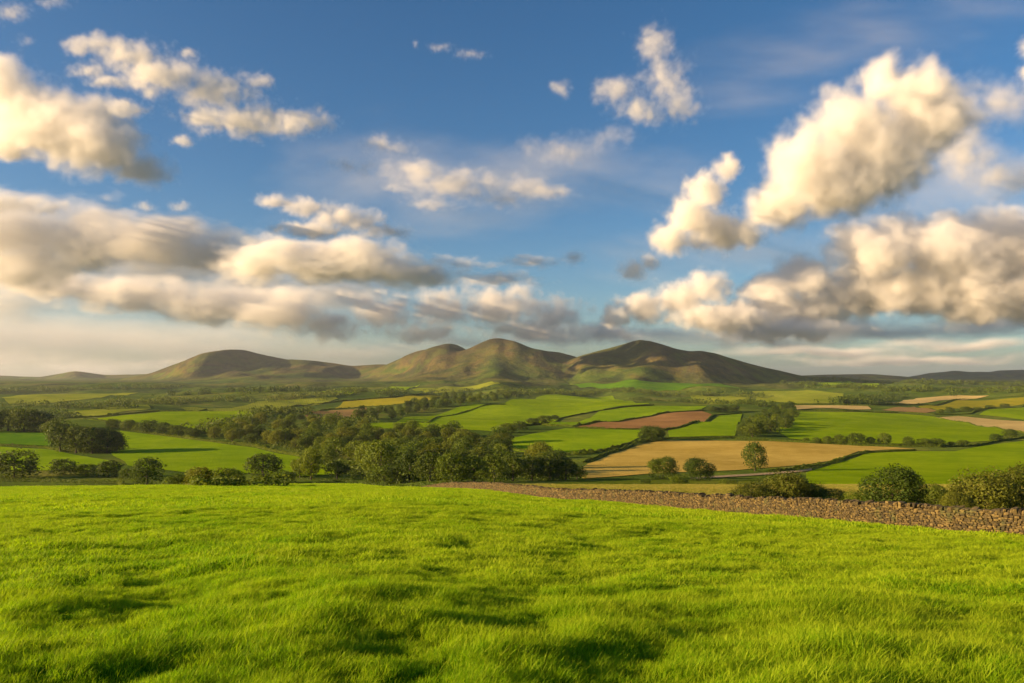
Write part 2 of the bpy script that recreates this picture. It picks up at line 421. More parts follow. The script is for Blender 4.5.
# the pale farm track below the wheat
tp = [(690, 478), (730, 475.5), (770, 473.2), (800, 470.5), (812, 469)]
lo_ = [(u, v + 1.9) for u, v in tp][::-1]
vv, ff = field_mesh(tp + lo_, .2)
tag(link('track', mesh_np('track', vv, ff, True), mat_field('track_earth', (.30, .23, .12), (.38, .29, .16), sheen=0)), kind='structure')
vv, ff = field_mesh([(500, 489), (560, 483), (640, 480), (720, 481), (790, 478), (800, 486), (720, 490), (640, 490), (560, 490)], .08)
tag(link('rough_grass_strip', mesh_np('rough_grass_strip', vv, ff, True), mat_field('strip_turf', (.07, .115, .008), (.17, .185, .02))), kind='structure')

# ------------------------------------------------------------------ leaves
def leaf_quads(P, N, S, r=rng):
    n = len(P)
    N = N + r.normal(0, .55, (n, 3)); N /= np.linalg.norm(N, axis=1)[:, None] + 1e-9
    T = np.cross(N, r.normal(0, 1, (n, 3))); T /= np.linalg.norm(T, axis=1)[:, None] + 1e-9
    B = np.cross(N, T)
    S = np.asarray(S).reshape(-1, 1) * np.ones((n, 1)); A = S * r.uniform(.55, .9, (n, 1))
    V = np.stack([P - T * S, P - B * A + N * S * .2, P + T * S, P + B * A + N * S * .15], 1).reshape(-1, 3)
    return V, np.arange(4 * n).reshape(-1, 4)

def crown_points(n, lobes, r=rng):
    """lobes: (centre, radii); points on the shells of the lobes, those deep inside others dropped"""
    out_p, out_n = [], []
    vol = np.array([a[1][0] * a[1][2] for a in lobes]); pr = vol / vol.sum()
    k = r.choice(len(lobes), n, p=pr)
    d = r.normal(0, 1, (n, 3)); d /= np.linalg.norm(d, axis=1)[:, None]
    c = np.array([a[0] for a in lobes])[k]; rr = np.array([a[1] for a in lobes])[k]
    rad_ = r.uniform(.62, 1.08, (n, 1)) ** .7
    lump = 1 + .28 * np.sin(d[:, :1] * 5 + k[:, None]) * np.sin(d[:, 1:2] * 5.3 + 2 * k[:, None]) * np.sin(d[:, 2:] * 4.7)
    P = c + d * rr * rad_ * lump
    keep = np.ones(n, bool)
    for q, (cc, r2) in enumerate(lobes):
        e = np.linalg.norm((P - cc) / r2, axis=1)
        keep &= ~((e < .55) & (k != q))
    return P[keep], (d / rr)[keep] * np.mean(rr)

def tube(path, radii, sides=7):
    V, Fc = [], []
    path = [Vector(p) for p in path]
    for k, p in enumerate(path):
        d = (path[min(k + 1, len(path) - 1)] - path[max(k - 1, 0)]).normalized()
        a = d.orthogonal().normalized(); b = d.cross(a)
        for s in range(sides):
            th = 2 * math.pi * s / sides
            V.append(p + (a * math.cos(th) + b * math.sin(th)) * radii[k])
    for k in range(len(path) - 1):
        for s in range(sides):
            Fc.append((k * sides + s, k * sides + (s + 1) % sides, (k + 1) * sides + (s + 1) % sides, (k + 1) * sides + s))
    return np.array([tuple(v) for v in V]), np.array(Fc)

def join(parts):
    V, Fc, o = [], [], 0
    for v, f in parts:
        V.append(v); Fc.append(np.asarray(f) + o); o += len(v)
    return np.concatenate(V), np.concatenate(Fc)

def make_tree_mesh(kind, seed):
    """a tree of unit height and unit width: crown and trunk meshes"""
    r = np.random.default_rng(seed)
    low, nl, nleaf, ls = {'round': (.05, 12, 4200, .025), 'tall': (.07, 14, 4200, .024), 'spread': (.07, 14, 4200, .024), 'bush': (.0, 13, 4200, .027), 'ragged': (.05, 17, 3400, .024),
                            'thicket': (.0, 16, 15000, .016), 'dome': (.0, 14, 15000, .0155)}[kind]
    lobes = []
    H = 1 - low
    for q in range(nl):
        for _ in range(50):
            d = r.normal(0, 1, 3); d /= np.linalg.norm(d); s = r.uniform(.25, .68)
            p = d * s
            if kind in ('bush', 'thicket', 'dome') and p[2] < -.35: continue
            break
        rr = r.uniform(.34, .5) if kind != 'ragged' else r.uniform(.2, .42)
        lobes.append((np.array([p[0] * .5, p[1] * .5, low + H * (.5 + p[2] * .5)]), np.array([rr * .5, rr * .5, rr * .5 * H * r.uniform(.8, 1)])))
    if kind in ('round', 'bush', 'thicket', 'dome'):
        lobes.append((np.array([0, 0, low + H * .48]), np.array([.40, .40, .40 * H])))
        if kind != 'round': lobes.append((np.array([0, 0, .2]), np.array([.44, .44, .24])))
        else: lobes.append((np.array([0, 0, low + .22]), np.array([.42, .42, .24])))
    else:
        lobes.append((np.array([0, 0, low + H * .42]), np.array([.34, .34, .42 * H])))
    P, N = crown_points(nleaf, lobes, r)
    P[:, 2] = np.maximum(P[:, 2], .015)
    S = ls * r.uniform(.6, 1.35, len(P))
    v, f = leaf_quads(P, N, S, r)
    # normalise
    lo_, hi_ = np.percentile(P, .5, axis=0), np.percentile(P, 99.5, axis=0)
    w = max(hi_[0] - lo_[0], hi_[1] - lo_[1])
    v[:, 0] -= (hi_[0] + lo_[0]) / 2; v[:, 1] -= (hi_[1] + lo_[1]) / 2
    v[:, :2] /= w; v[:, 2] /= hi_[2]
    parts = []
    tr = .028 if kind not in ('bush', 'thicket', 'dome') else .016
    parts.append(tube([(0, 0, -.04), (.004, 0, .1), (-.008, .006, .3), (.01, -.006, .55), (0, 0, .8)], [tr * 1.5, tr, tr * .85, tr * .6, tr * .2]))
    for q in range(7):
        a = r.uniform(0, 6.28); h = r.uniform(.18, .5); L = r.uniform(.18, .36)
        e = (math.cos(a) * L, math.sin(a) * L, h + r.uniform(.12, .32)); mdl = (e[0] * .5, e[1] * .5, h + (e[2] - h) * .35)
        parts.append(tube([(0, 0, h), mdl, e], [tr * .5, tr * .35, tr * .1], 5))
    tv, tf = join(parts)
    return v, f, tv, tf

PROTO = {}
def proto(kind, k):
    key = (kind, k)
    if key not in PROTO:
        v, f, tv, tf = make_tree_mesh(kind, hash((len(kind) * 31 + ord(kind[0]), k)) % 9973)
        PROTO[key] = (v, f, mesh_np('trunk', tv, tf, True), {})
    return PROTO[key]
def plant(u, vb, w, h, kind='round', mat=M_leaf, label=None, cat='tree', group=None, name=None, dist=None, k=None):
    """a tree whose foot is seen at (u, vb); w and h give its real size through its distance"""
    p = hit(u, vb, 60) if dist is None else Vector((*world_at(u, vb, dist).xy, 0))
    s = p.y / F
    return plant_at(p.x, p.y, w * s, h * s, kind, mat, label, cat, group, name, k)
def plant_at(x, y, w, h, kind, mat, label, cat, group, name=None, k=None):
    k = random.randrange(3) if k is None else k
    v, f, tm, cm = proto(kind, k)
    if mat.name not in cm:
        cm[mat.name] = mesh_np('crown', v, f); cm[mat.name].materials.append(mat)
    name = name or ('bush' if kind in ('bush', 'thicket', 'dome') else 'broadleaf_tree')
    root = bpy.data.objects.new(name, None); COL.objects.link(root)
    z = float(G(x, y))
    root.location = (x, y, z - .05); root.rotation_euler = (0, 0, random.uniform(0, 6.28)); root.scale = (w, w, h)
    root.empty_display_size = .1
    tag(root, label, cat, group)
    link('crown', cm[mat.name], None, root)
    link('trunk' if kind not in ('bush', 'thicket', 'dome') else 'stem', tm, M_bark, root)
    return root

if DO_TREES:
    # trees and bushes that can be told apart
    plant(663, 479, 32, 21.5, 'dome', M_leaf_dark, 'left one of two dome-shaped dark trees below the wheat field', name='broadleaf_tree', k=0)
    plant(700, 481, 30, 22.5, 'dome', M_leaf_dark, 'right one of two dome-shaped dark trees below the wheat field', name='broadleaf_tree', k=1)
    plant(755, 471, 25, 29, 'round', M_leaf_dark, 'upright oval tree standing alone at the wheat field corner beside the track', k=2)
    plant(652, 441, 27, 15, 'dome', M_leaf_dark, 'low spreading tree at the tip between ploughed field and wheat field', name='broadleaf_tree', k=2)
    plant(679, 485, 20, 10, 'bush', M_leaf, 'small low bush in rough grass below the two dome-shaped trees', 'bush')
    plant(645, 484, 13, 5, 'bush', M_leaf, 'tiny bush in rough grass left of the two dome-shaped trees', 'bush')
    plant(728, 485, 20, 6, 'bush', M_leaf, 'low flat bush in rough grass right of the two dome-shaped trees', 'bush')
    # bushes behind the stone wall
    for a in [(787, 508, 50, 36, 'thicket', M_thicket, 'tall rounded olive bush behind the stone wall, leftmost tall one', 0),
              (752, 507, 44, 24, 'thicket', M_thicket, 'lower olive bush spreading left of the tall rounded one behind the wall', 1),
              (829, 510, 44, 20, 'thicket', M_leaf, 'low green bush behind the wall between two taller bushes', 2),
              (893, 518, 58, 50, 'dome', M_leaf_dark, 'large dome-shaped dark green bush standing behind the stone wall', 1),
              (864, 515, 34, 24, 'thicket', M_leaf, 'small bush against the left flank of the large dome-shaped bush', 0),
              (936, 518, 34, 32, 'thicket', M_leaf_dark, 'dark bush behind wall between the large dome and the yellowish thicket', 2),
              (985, 520, 66, 48, 'thicket', M_thicket, 'wide yellowish olive bush behind the wall near its nearest end', 1),
              (915, 517, 30, 22, 'thicket', M_thicket, 'low yellowish bush filling the gap right of the large dome-shaped bush', 2),
              (958, 522, 34, 30, 'thicket', M_thicket, 'middling olive bush between the dark bush and the wide yellowish one', 1),
              (812, 509, 34, 27, 'thicket', M_leaf, 'green bush leaning on the right side of the leftmost tall bush', 1),
              (1022, 521, 60, 53, 'thicket', M_thicket, 'tallest olive bush behind the wall, cut by the frame edge', 2),
              (958, 520, 36, 20, 'thicket', M_thicket, 'low straggly bush at the foot of the wide yellowish olive bush', 0)]:
        plant(*a[:6], a[6], 'bush', name='bush', k=a[7])
    # left lower row
    for a in [(14, 478, 46, 27, 'bush', M_leaf_dark, 'big dark bush at the end of the row along the meadow crest'),
              (64, 475, 30, 16, 'bush', M_leaf_dark, 'dark rounded bush on the lit pasture, second in the row'),
              (86, 476, 20, 12, 'bush', M_leaf, 'small bush squeezed between two dark rounded bushes'),
              (107, 477, 29, 16, 'bush', M_leaf_dark, 'dark rounded bush left of the sunlit round tree'),
              (128, 479, 18, 11, 'bush', M_leaf, 'low bush touching the sunlit round tree'),
              (147, 485, 37, 27, 'round', M_leaf, 'round sunlit tree at the meadow crest, tallest of its row'),
              (178, 486, 24, 12, 'bush', M_leaf, 'low bush just right of the round sunlit tree'),
              (201, 486, 30, 19, 'bush', M_leaf_warm, 'olive bush at the foot of the lit green slope'),
              (228, 486, 36, 18, 'bush', M_leaf, 'wide low bush at the foot of the lit green slope'),
              (263, 477, 39, 23, 'round', M_leaf_dark, 'round dark tree alone at the right end of the lit slope'),
              (284, 483, 26, 12, 'bush', M_leaf, 'low bush below the round dark tree'),
              (311, 480, 24, 34, 'tall', M_leaf, 'slim pointed tree in front of the wood'),
              (300, 478, 20, 22, 'ragged', M_leaf, 'loose young tree leaning on the slim pointed tree'),
              (337, 479, 24, 18, 'ragged', M_leaf, 'loose young tree between slim pointed tree and the wood'),
              (381, 481, 38, 40, 'round', M_leaf, 'large round sunlit tree at the front of the wood'),
              (385, 484, 38, 19, 'bush', M_leaf, 'broad bush below the large round sunlit tree')]:
        plant(*a[:6], a[6], 'bush' if a[4] == 'bush' else 'tree')
    # clump on the left slope
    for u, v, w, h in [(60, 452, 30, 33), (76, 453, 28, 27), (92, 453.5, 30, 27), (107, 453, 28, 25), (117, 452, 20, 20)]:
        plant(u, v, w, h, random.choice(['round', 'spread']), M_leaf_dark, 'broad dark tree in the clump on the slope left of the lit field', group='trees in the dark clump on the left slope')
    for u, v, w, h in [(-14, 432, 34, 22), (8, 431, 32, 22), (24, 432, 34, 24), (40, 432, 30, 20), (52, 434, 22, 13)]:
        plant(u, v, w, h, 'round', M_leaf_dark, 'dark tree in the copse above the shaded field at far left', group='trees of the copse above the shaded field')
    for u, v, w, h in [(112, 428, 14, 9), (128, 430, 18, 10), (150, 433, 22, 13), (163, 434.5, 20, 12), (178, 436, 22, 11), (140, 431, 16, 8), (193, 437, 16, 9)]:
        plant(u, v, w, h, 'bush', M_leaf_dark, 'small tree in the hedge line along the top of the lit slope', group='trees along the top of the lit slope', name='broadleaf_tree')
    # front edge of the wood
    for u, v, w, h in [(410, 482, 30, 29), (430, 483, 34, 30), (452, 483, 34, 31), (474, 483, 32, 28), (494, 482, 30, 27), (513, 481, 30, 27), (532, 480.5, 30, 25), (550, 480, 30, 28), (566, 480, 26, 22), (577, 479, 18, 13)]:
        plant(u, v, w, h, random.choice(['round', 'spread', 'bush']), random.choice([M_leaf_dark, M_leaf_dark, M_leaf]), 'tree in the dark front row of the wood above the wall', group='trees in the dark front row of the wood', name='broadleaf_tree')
    def inpoly(u, v, P):
        c = False
        for k in range(len(P)):
            (xa, ya), (xb, yb) = P[k], P[(k + 1) % len(P)]
            if (ya > v) != (yb > v) and u < (xb - xa) * (v - ya) / (yb - ya) + xa: c = not c
        return c
    def wood(P, n, h0, h1, mats, label, group, kinds=('round', 'spread', 'tall', 'ragged'), sep=7):
        us = [p[0] for p in P]; vs = [p[1] for p in P]; got = []
        for _ in range(6000):
            if len(got) >= n: break
            u, v = random.uniform(min(us), max(us)), random.uniform(min(vs), max(vs))
            if not inpoly(u, v, P): continue
            if any(abs(u - a) < sep and abs(v - b) * 2.4 < sep for a, b in got): continue
            got.append((u, v))
            p = hit(u, v, 160); h = random.uniform(h0, h1)
            plant_at(p.x, p.y, h * random.uniform(.95, 1.45), h, random.choice(kinds), random.choice(mats), label, 'tree', group)
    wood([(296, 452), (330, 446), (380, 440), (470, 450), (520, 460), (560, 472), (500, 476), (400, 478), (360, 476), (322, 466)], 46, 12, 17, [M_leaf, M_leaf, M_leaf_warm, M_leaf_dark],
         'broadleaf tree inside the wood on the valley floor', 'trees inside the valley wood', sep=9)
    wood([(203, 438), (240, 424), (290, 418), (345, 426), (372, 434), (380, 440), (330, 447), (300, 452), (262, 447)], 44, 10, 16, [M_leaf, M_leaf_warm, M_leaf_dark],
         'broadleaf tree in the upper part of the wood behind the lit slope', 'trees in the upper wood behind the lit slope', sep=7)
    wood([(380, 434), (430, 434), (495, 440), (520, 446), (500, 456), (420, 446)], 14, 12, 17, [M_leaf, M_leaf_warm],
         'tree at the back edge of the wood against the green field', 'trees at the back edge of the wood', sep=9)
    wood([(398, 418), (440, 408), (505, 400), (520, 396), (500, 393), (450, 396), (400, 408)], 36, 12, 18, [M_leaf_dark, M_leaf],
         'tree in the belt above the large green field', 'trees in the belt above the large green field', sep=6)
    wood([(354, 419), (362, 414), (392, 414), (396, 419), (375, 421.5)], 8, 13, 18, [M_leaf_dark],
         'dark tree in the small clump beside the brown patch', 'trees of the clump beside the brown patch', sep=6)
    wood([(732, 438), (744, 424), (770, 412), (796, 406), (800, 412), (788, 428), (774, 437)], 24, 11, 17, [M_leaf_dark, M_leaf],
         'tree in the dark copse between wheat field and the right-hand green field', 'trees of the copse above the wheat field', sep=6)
    for u, v, w, h in [(806, 442.5, 8, 5), (817, 443.5, 10, 6), (828, 444, 12, 8), (841, 444.5, 15, 10), (856, 445, 17, 12), (870, 445, 12, 8), (884, 445, 14, 12)]:
        plant(u, v, w, h, 'bush', M_leaf_dark, 'small tree in the hedge along the top of the wheat field', group='trees in the hedge above the wheat field', name='broadleaf_tree')
    for u, v, w, h in [(909, 446.5, 12, 10), (924, 446.5, 15, 8), (937, 446.5, 16, 8), (963, 446, 12, 6), (952, 446.5, 9, 5), (996, 441, 13, 7), (1010, 438, 15, 9)]:
        plant(u, v, w, h, 'bush', M_leaf_dark, 'small tree in the hedge between the two right-hand green fields', group='trees in the hedge between the right-hand green fields', name='broadleaf_tree')
    for u, v, w, h in [(508, 433, 18, 10), (520, 430, 16, 9), (533, 425, 15, 7), (545, 422.5, 16, 7), (555, 420, 10, 5)]:
        plant(u, v, w, h, 'bush', M_leaf_dark, 'small dark tree along the right edge of the large green field', group='trees along the right edge of the large green field', name='broadleaf_tree')
    for u, v, w, h in [(712, 412, 12, 6), (722, 412, 14, 7), (734, 411.5, 12, 7)]:
        plant(u, v, w, h, 'bush', M_leaf_dark, 'small far tree above the tip of the ploughed field', group='far trees above the ploughed field', name='broadleaf_tree')
    for u, v, w, h in [(950, 412, 10, 5), (965, 411.5, 12, 5), (977, 411, 10, 4), (940, 413, 8, 4), (990, 409, 10, 4), (1005, 407.5, 10, 4)]:
        plant(u, v, w, h, 'bush', M_leaf_dark, 'small far tree below the yellow hay field at right', group='far trees below the yellow hay field', name='broadleaf_tree')

    def undergrowth(P, n, hh, label):
        us = [p[0] for p in P]; vs_ = [p[1] for p in P]; cen = []
        while len(cen) < n:
            u, v = random.uniform(min(us), max(us)), random.uniform(min(vs_), max(vs_))
            if inpoly(u, v, P):
                p = hit(u, v, 160); cen.append((p.x, p.y))
        cen = np.array(cen); m = 70; hs = hh * rng.uniform(.6, 1.3, n)
        d = rng.normal(0, 1, (n, m, 3)); d /= np.linalg.norm(d, axis=2)[..., None]; d[..., 2] = np.abs(d[..., 2])
        p = np.stack([cen[:, 0], cen[:, 1], G(cen[:, 0], cen[:, 1])], -1)[:, None] + d * np.stack([hs * 1.3, hs * 1.3, hs], -1)[:, None] * rng.uniform(.7, 1.05, (n, m, 1))
        p, d = p.reshape(-1, 3), d.reshape(-1, 3); o = p.mean(0); o[2] = p[:, 2].min()
        v, f = leaf_quads(p - o, d, np.repeat(hs, m) * .12 * rng.uniform(.7, 1.3, n * m))
        tag(link('undergrowth', mesh_np('undergrowth', v, f), M_leaf_dark, loc=o), label, 'undergrowth', kind='stuff')
    undergrowth([(296, 454), (330, 446), (380, 440), (470, 450), (520, 460), (575, 474), (582, 480), (400, 484), (360, 479), (322, 468)], 240, 5.5, 'dark undergrowth filling the valley wood between its trunks')
    undergrowth([(203, 438), (240, 424), (290, 416), (345, 424), (372, 434), (430, 434), (500, 442), (520, 448), (420, 446), (330, 447), (300, 453), (262, 447)], 230, 5.5, 'dark undergrowth filling the upper wood behind the lit slope')
    undergrowth([(735, 438), (744, 424), (770, 412), (796, 406), (800, 412), (788, 430), (774, 438)], 70, 5, 'dark undergrowth of the copse above the wheat field')
    undergrowth([(52, 452), (118, 454), (118, 449), (60, 447)], 40, 4.5, 'dark undergrowth of the clump on the left slope')
    undergrowth([(398, 418), (440, 408), (505, 400), (520, 396), (500, 393), (450, 396), (400, 408)], 110, 6, 'dark undergrowth of the belt above the large green field')
    # ---- hedgerows
    def hedge(pts, h_, label, mat=M_leaf, wide=1.0, group=None):
        P = [hit(u, v, 100) for u, v in pts]
        Vs, Fs = [], []
        y0 = np.mean([p.y for p in P]); s = max(.28, y0 * .0007)
        pp, nn = [], []
        for a, b in zip(P[:-1], P[1:]):
            L = (b - a).length; n = int(L * min(34, 16 / s))
            q = rng.random(n)
            c = np.array(a)[None] * (1 - q[:, None]) + np.array(b)[None] * q[:, None]
            hh = h_ * (.45 + .9 * np.abs(fbm(c[:, 0] / 9, c[:, 1] / 9, 80, 3))) * (1 + .6 * (vnoise(c[:, 0] / 30, c[:, 1] / 30, 84) > .22))
            th = rng.uniform(0, math.pi, n); d = np.array((b - a).normalized()); side = np.array([-d[1], d[0], 0])
            k = rng.uniform(.75, 1.05, n)
            off = side[None] * (np.cos(th) * wide * k)[:, None]; zz = np.sin(th) * hh * k
            c = c + off; c[:, 2] = G(c[:, 0], c[:, 1]) + zz + .05
            pp.append(c); nn.append(side[None] * np.cos(th)[:, None] + np.array([0, 0, 1])[None] * np.sin(th)[:, None])
        pp, nn = np.concatenate(pp), np.concatenate(nn)
        o = pp.mean(0); o[2] = pp[:, 2].min()
        v, f = leaf_quads(pp - o, nn, s * rng.uniform(.6, 1.3, len(pp)))
        tag(link('hedgerow', mesh_np('hedgerow', v, f), mat, loc=o), label, 'hedge', group or 'field hedges')
    HED = [
        ([(404, 425), (440, 417), (475, 409), (505, 404.5)], 2.2, 'thin hedge crossing the large green field on a slant'),
        ([(541, 425), (573, 426.8), (623, 420.8), (660, 414), (702, 410.8), (712, 410)], 2.6, 'hedge along the upper edge of the ploughed field'),
        ([(512, 427), (540, 424.6), (560, 418.6), (600, 411), (654, 405.2)], 2.4, 'hedge between the large green field and the narrow bright field'),
        ([(574, 428.4), (612, 429.6), (645, 430)], 2.0, 'hedge along the lower edge of the ploughed field'),
        ([(664, 430.6), (694, 423.3), (713, 415.4), (742, 413.2)], 2.2, 'hedge from the ploughed field up to the copse'),
        ([(578, 455), (600, 452), (628, 444), (645, 440.5), (668, 438.8), (700, 438.6), (735, 438.6)], 2.6, 'hedge running above the wheat field towards the copse'),
        ([(584, 463), (606, 454.5), (634, 445), (650, 441)], 3.0, 'dark hedge along the left edge of the wheat field'),
        ([(735, 439.2), (768, 440.6), (820, 443.4), (860, 445.6), (900, 446.6), (940, 447.4), (975, 446.4), (1000, 441), (1030, 437.5), (1090, 428)], 2.4, 'long hedge from the copse along the wheat top to the frame edge'),
        ([(770, 472.2), (800, 469.6), (829, 464.2), (846, 458), (866, 452.8), (900, 451.6), (916, 450.6)], 2.0, 'hedge curving between the wheat field and lower green field'),
        ([(797, 411.2), (845, 411.6), (900, 413), (934, 414.6), (970, 414.2), (1024, 405.6), (1080, 400)], 2.6, 'far hedge along the top of the right-hand green field'),
        ([(934, 417), (968, 422.8), (1000, 429), (1024, 433), (1090, 441)], 1.6, 'low hedge below the pale stubble strip'),
        ([(870, 405), (916, 405.2), (960, 399.5), (1024, 396.2)], 3.0, 'far hedge below the highest stubble field'),
        ([(111, 427), (150, 433.5), (200, 440.6), (256, 447), (301, 456)], 3.0, 'hedge along the upper edge of the lit slope'),
        ([(0, 445.5), (45, 448), (62, 452)], 2.4, 'hedge below the shaded field at far left'),
        ([(84, 419), (132, 424.4), (179, 429), (205, 434)], 2.6, 'hedge below the pale field on the far left rise'),
        ([(60, 419), (110, 416), (150, 412.5), (206, 410), (256, 411.6)], 3.4, 'far dark hedge above the pale field on the left rise'),
        ([(282, 412), (319, 411.2), (359, 407.4), (425, 402.4), (450, 397)], 3.0, 'hedge between the brown patch and the olive pasture'),
        ([(280, 409.5), (310, 405), (343, 401.4), (396, 397.6), (446, 396)], 3.6, 'far hedge along the top of the olive pasture'),
        ([(794, 405), (868, 405.6)], 3.0, 'far hedge above the short stubble strip'),
        ([(300, 479), (360, 483), (430, 486), (500, 488)], 1.6, 'low scrubby hedge at the foot of the wood'),
        ([(512, 449.5), (546, 455), (578, 455.4)], 2.6, 'dark hedge at the lower edge of the shaded green field'),
        ([(-30, 481), (40, 482), (120, 484), (200, 486.6), (290, 486)], 2.6, 'dark hedge along the foot of the meadow crest'),
    ]
    for pts, h_, lab in HED: hedge(pts, h_, lab)

    # ---- far woods that read as one dark mass
    def belt(pts, hh, dens, label, spread=.5, mat=M_leaf_dark):
        P = [hit(u, v, 400) for u, v in pts]
        y0 = np.mean([p.y for p in P])
        cen = []
        for a, b in zip(P[:-1], P[1:]):
            n = max(2, int((b - a).length / dens * 1.9))
            for _ in range(n):
                c = a.lerp(b, random.random())
                cen.append((c.x + random.gauss(0, 1) * spread * hh * 2, c.y + random.gauss(0, 1) * spread * hh * 3))
        cen = np.array(cen); n = len(cen); m = 46
        hs = hh * .68 * rng.uniform(.55, 1.25, n)
        cz = G(cen[:, 0], cen[:, 1])
        d = rng.normal(0, 1, (n, m, 3)); d /= np.linalg.norm(d, axis=2)[..., None]
        rad3 = np.stack([hs * .75, hs * .75, hs * .52], -1)[:, None]
        p = np.stack([cen[:, 0], cen[:, 1], cz + hs * .46], -1)[:, None] + d * rad3 * rng.uniform(.7, 1.05, (n, m, 1))
        p, d = p.reshape(-1, 3), d.reshape(-1, 3)
        o = p.mean(0); o[2] = p[:, 2].min()
        v, f = leaf_quads(p - o, d, np.repeat(hs, m) * .13 * rng.uniform(.7, 1.3, n * m))
        tag(link('woodland', mesh_np('woodland', v, f), mat, loc=o), label, 'wood', kind='stuff')
    BEL = [
        ([(505, 396), (540, 393), (600, 392), (650, 394), (700, 395), (770, 397)], 20, 9, 'dark wood belt along the foot of the two middle hills'),
        ([(640, 400), (690, 403), (735, 404), (765, 408)], 16, 10, 'wood belt behind the ploughed field'),
        ([(838, 405), (856, 402), (880, 399), (900, 396)], 20, 7, 'dark wood left of the highest stubble field'),
        ([(790, 384), (850, 388), (900, 391), (950, 392), (1024, 391), (1080, 390)], 24, 10, 'long dark wood across the plain at right'),
        ([(800, 380), (870, 383), (930, 385), (1024, 385), (1090, 384)], 24, 18, 'thin wood further out on the plain at right'),
        ([(120, 404), (170, 402), (230, 400), (290, 399), (340, 396), (400, 392)], 20, 10, 'dark wood belt below the left hill'),
        ([(0, 408), (50, 408), (100, 409), (150, 406)], 18, 11, 'far wood belt at left above the copse'),
        ([(256, 411), (290, 414), (330, 421), (356, 424)], 14, 9, 'wood edge below the brown patch'),
        ([(205, 434), (235, 424), (262, 415), (300, 412)], 14, 8, 'wood edge at the right of the pale left field'),
        ([(160, 396), (220, 393), (280, 392), (330, 390)], 22, 16, 'thin far wood at the foot of the left hill'),
        ([(0, 392), (60, 390), (120, 389), (180, 388)], 24, 18, 'hazy far wood on the plain at left'),
        ([(-10, 416), (40, 415), (70, 418)], 15, 9, 'wood strip behind the copse at far left'),
        ([(380, 397), (430, 394), (470, 392), (512, 389)], 18, 12, 'wood strip below the tan slope of the middle hill'),
    ]
    for b in BEL: belt(*b)

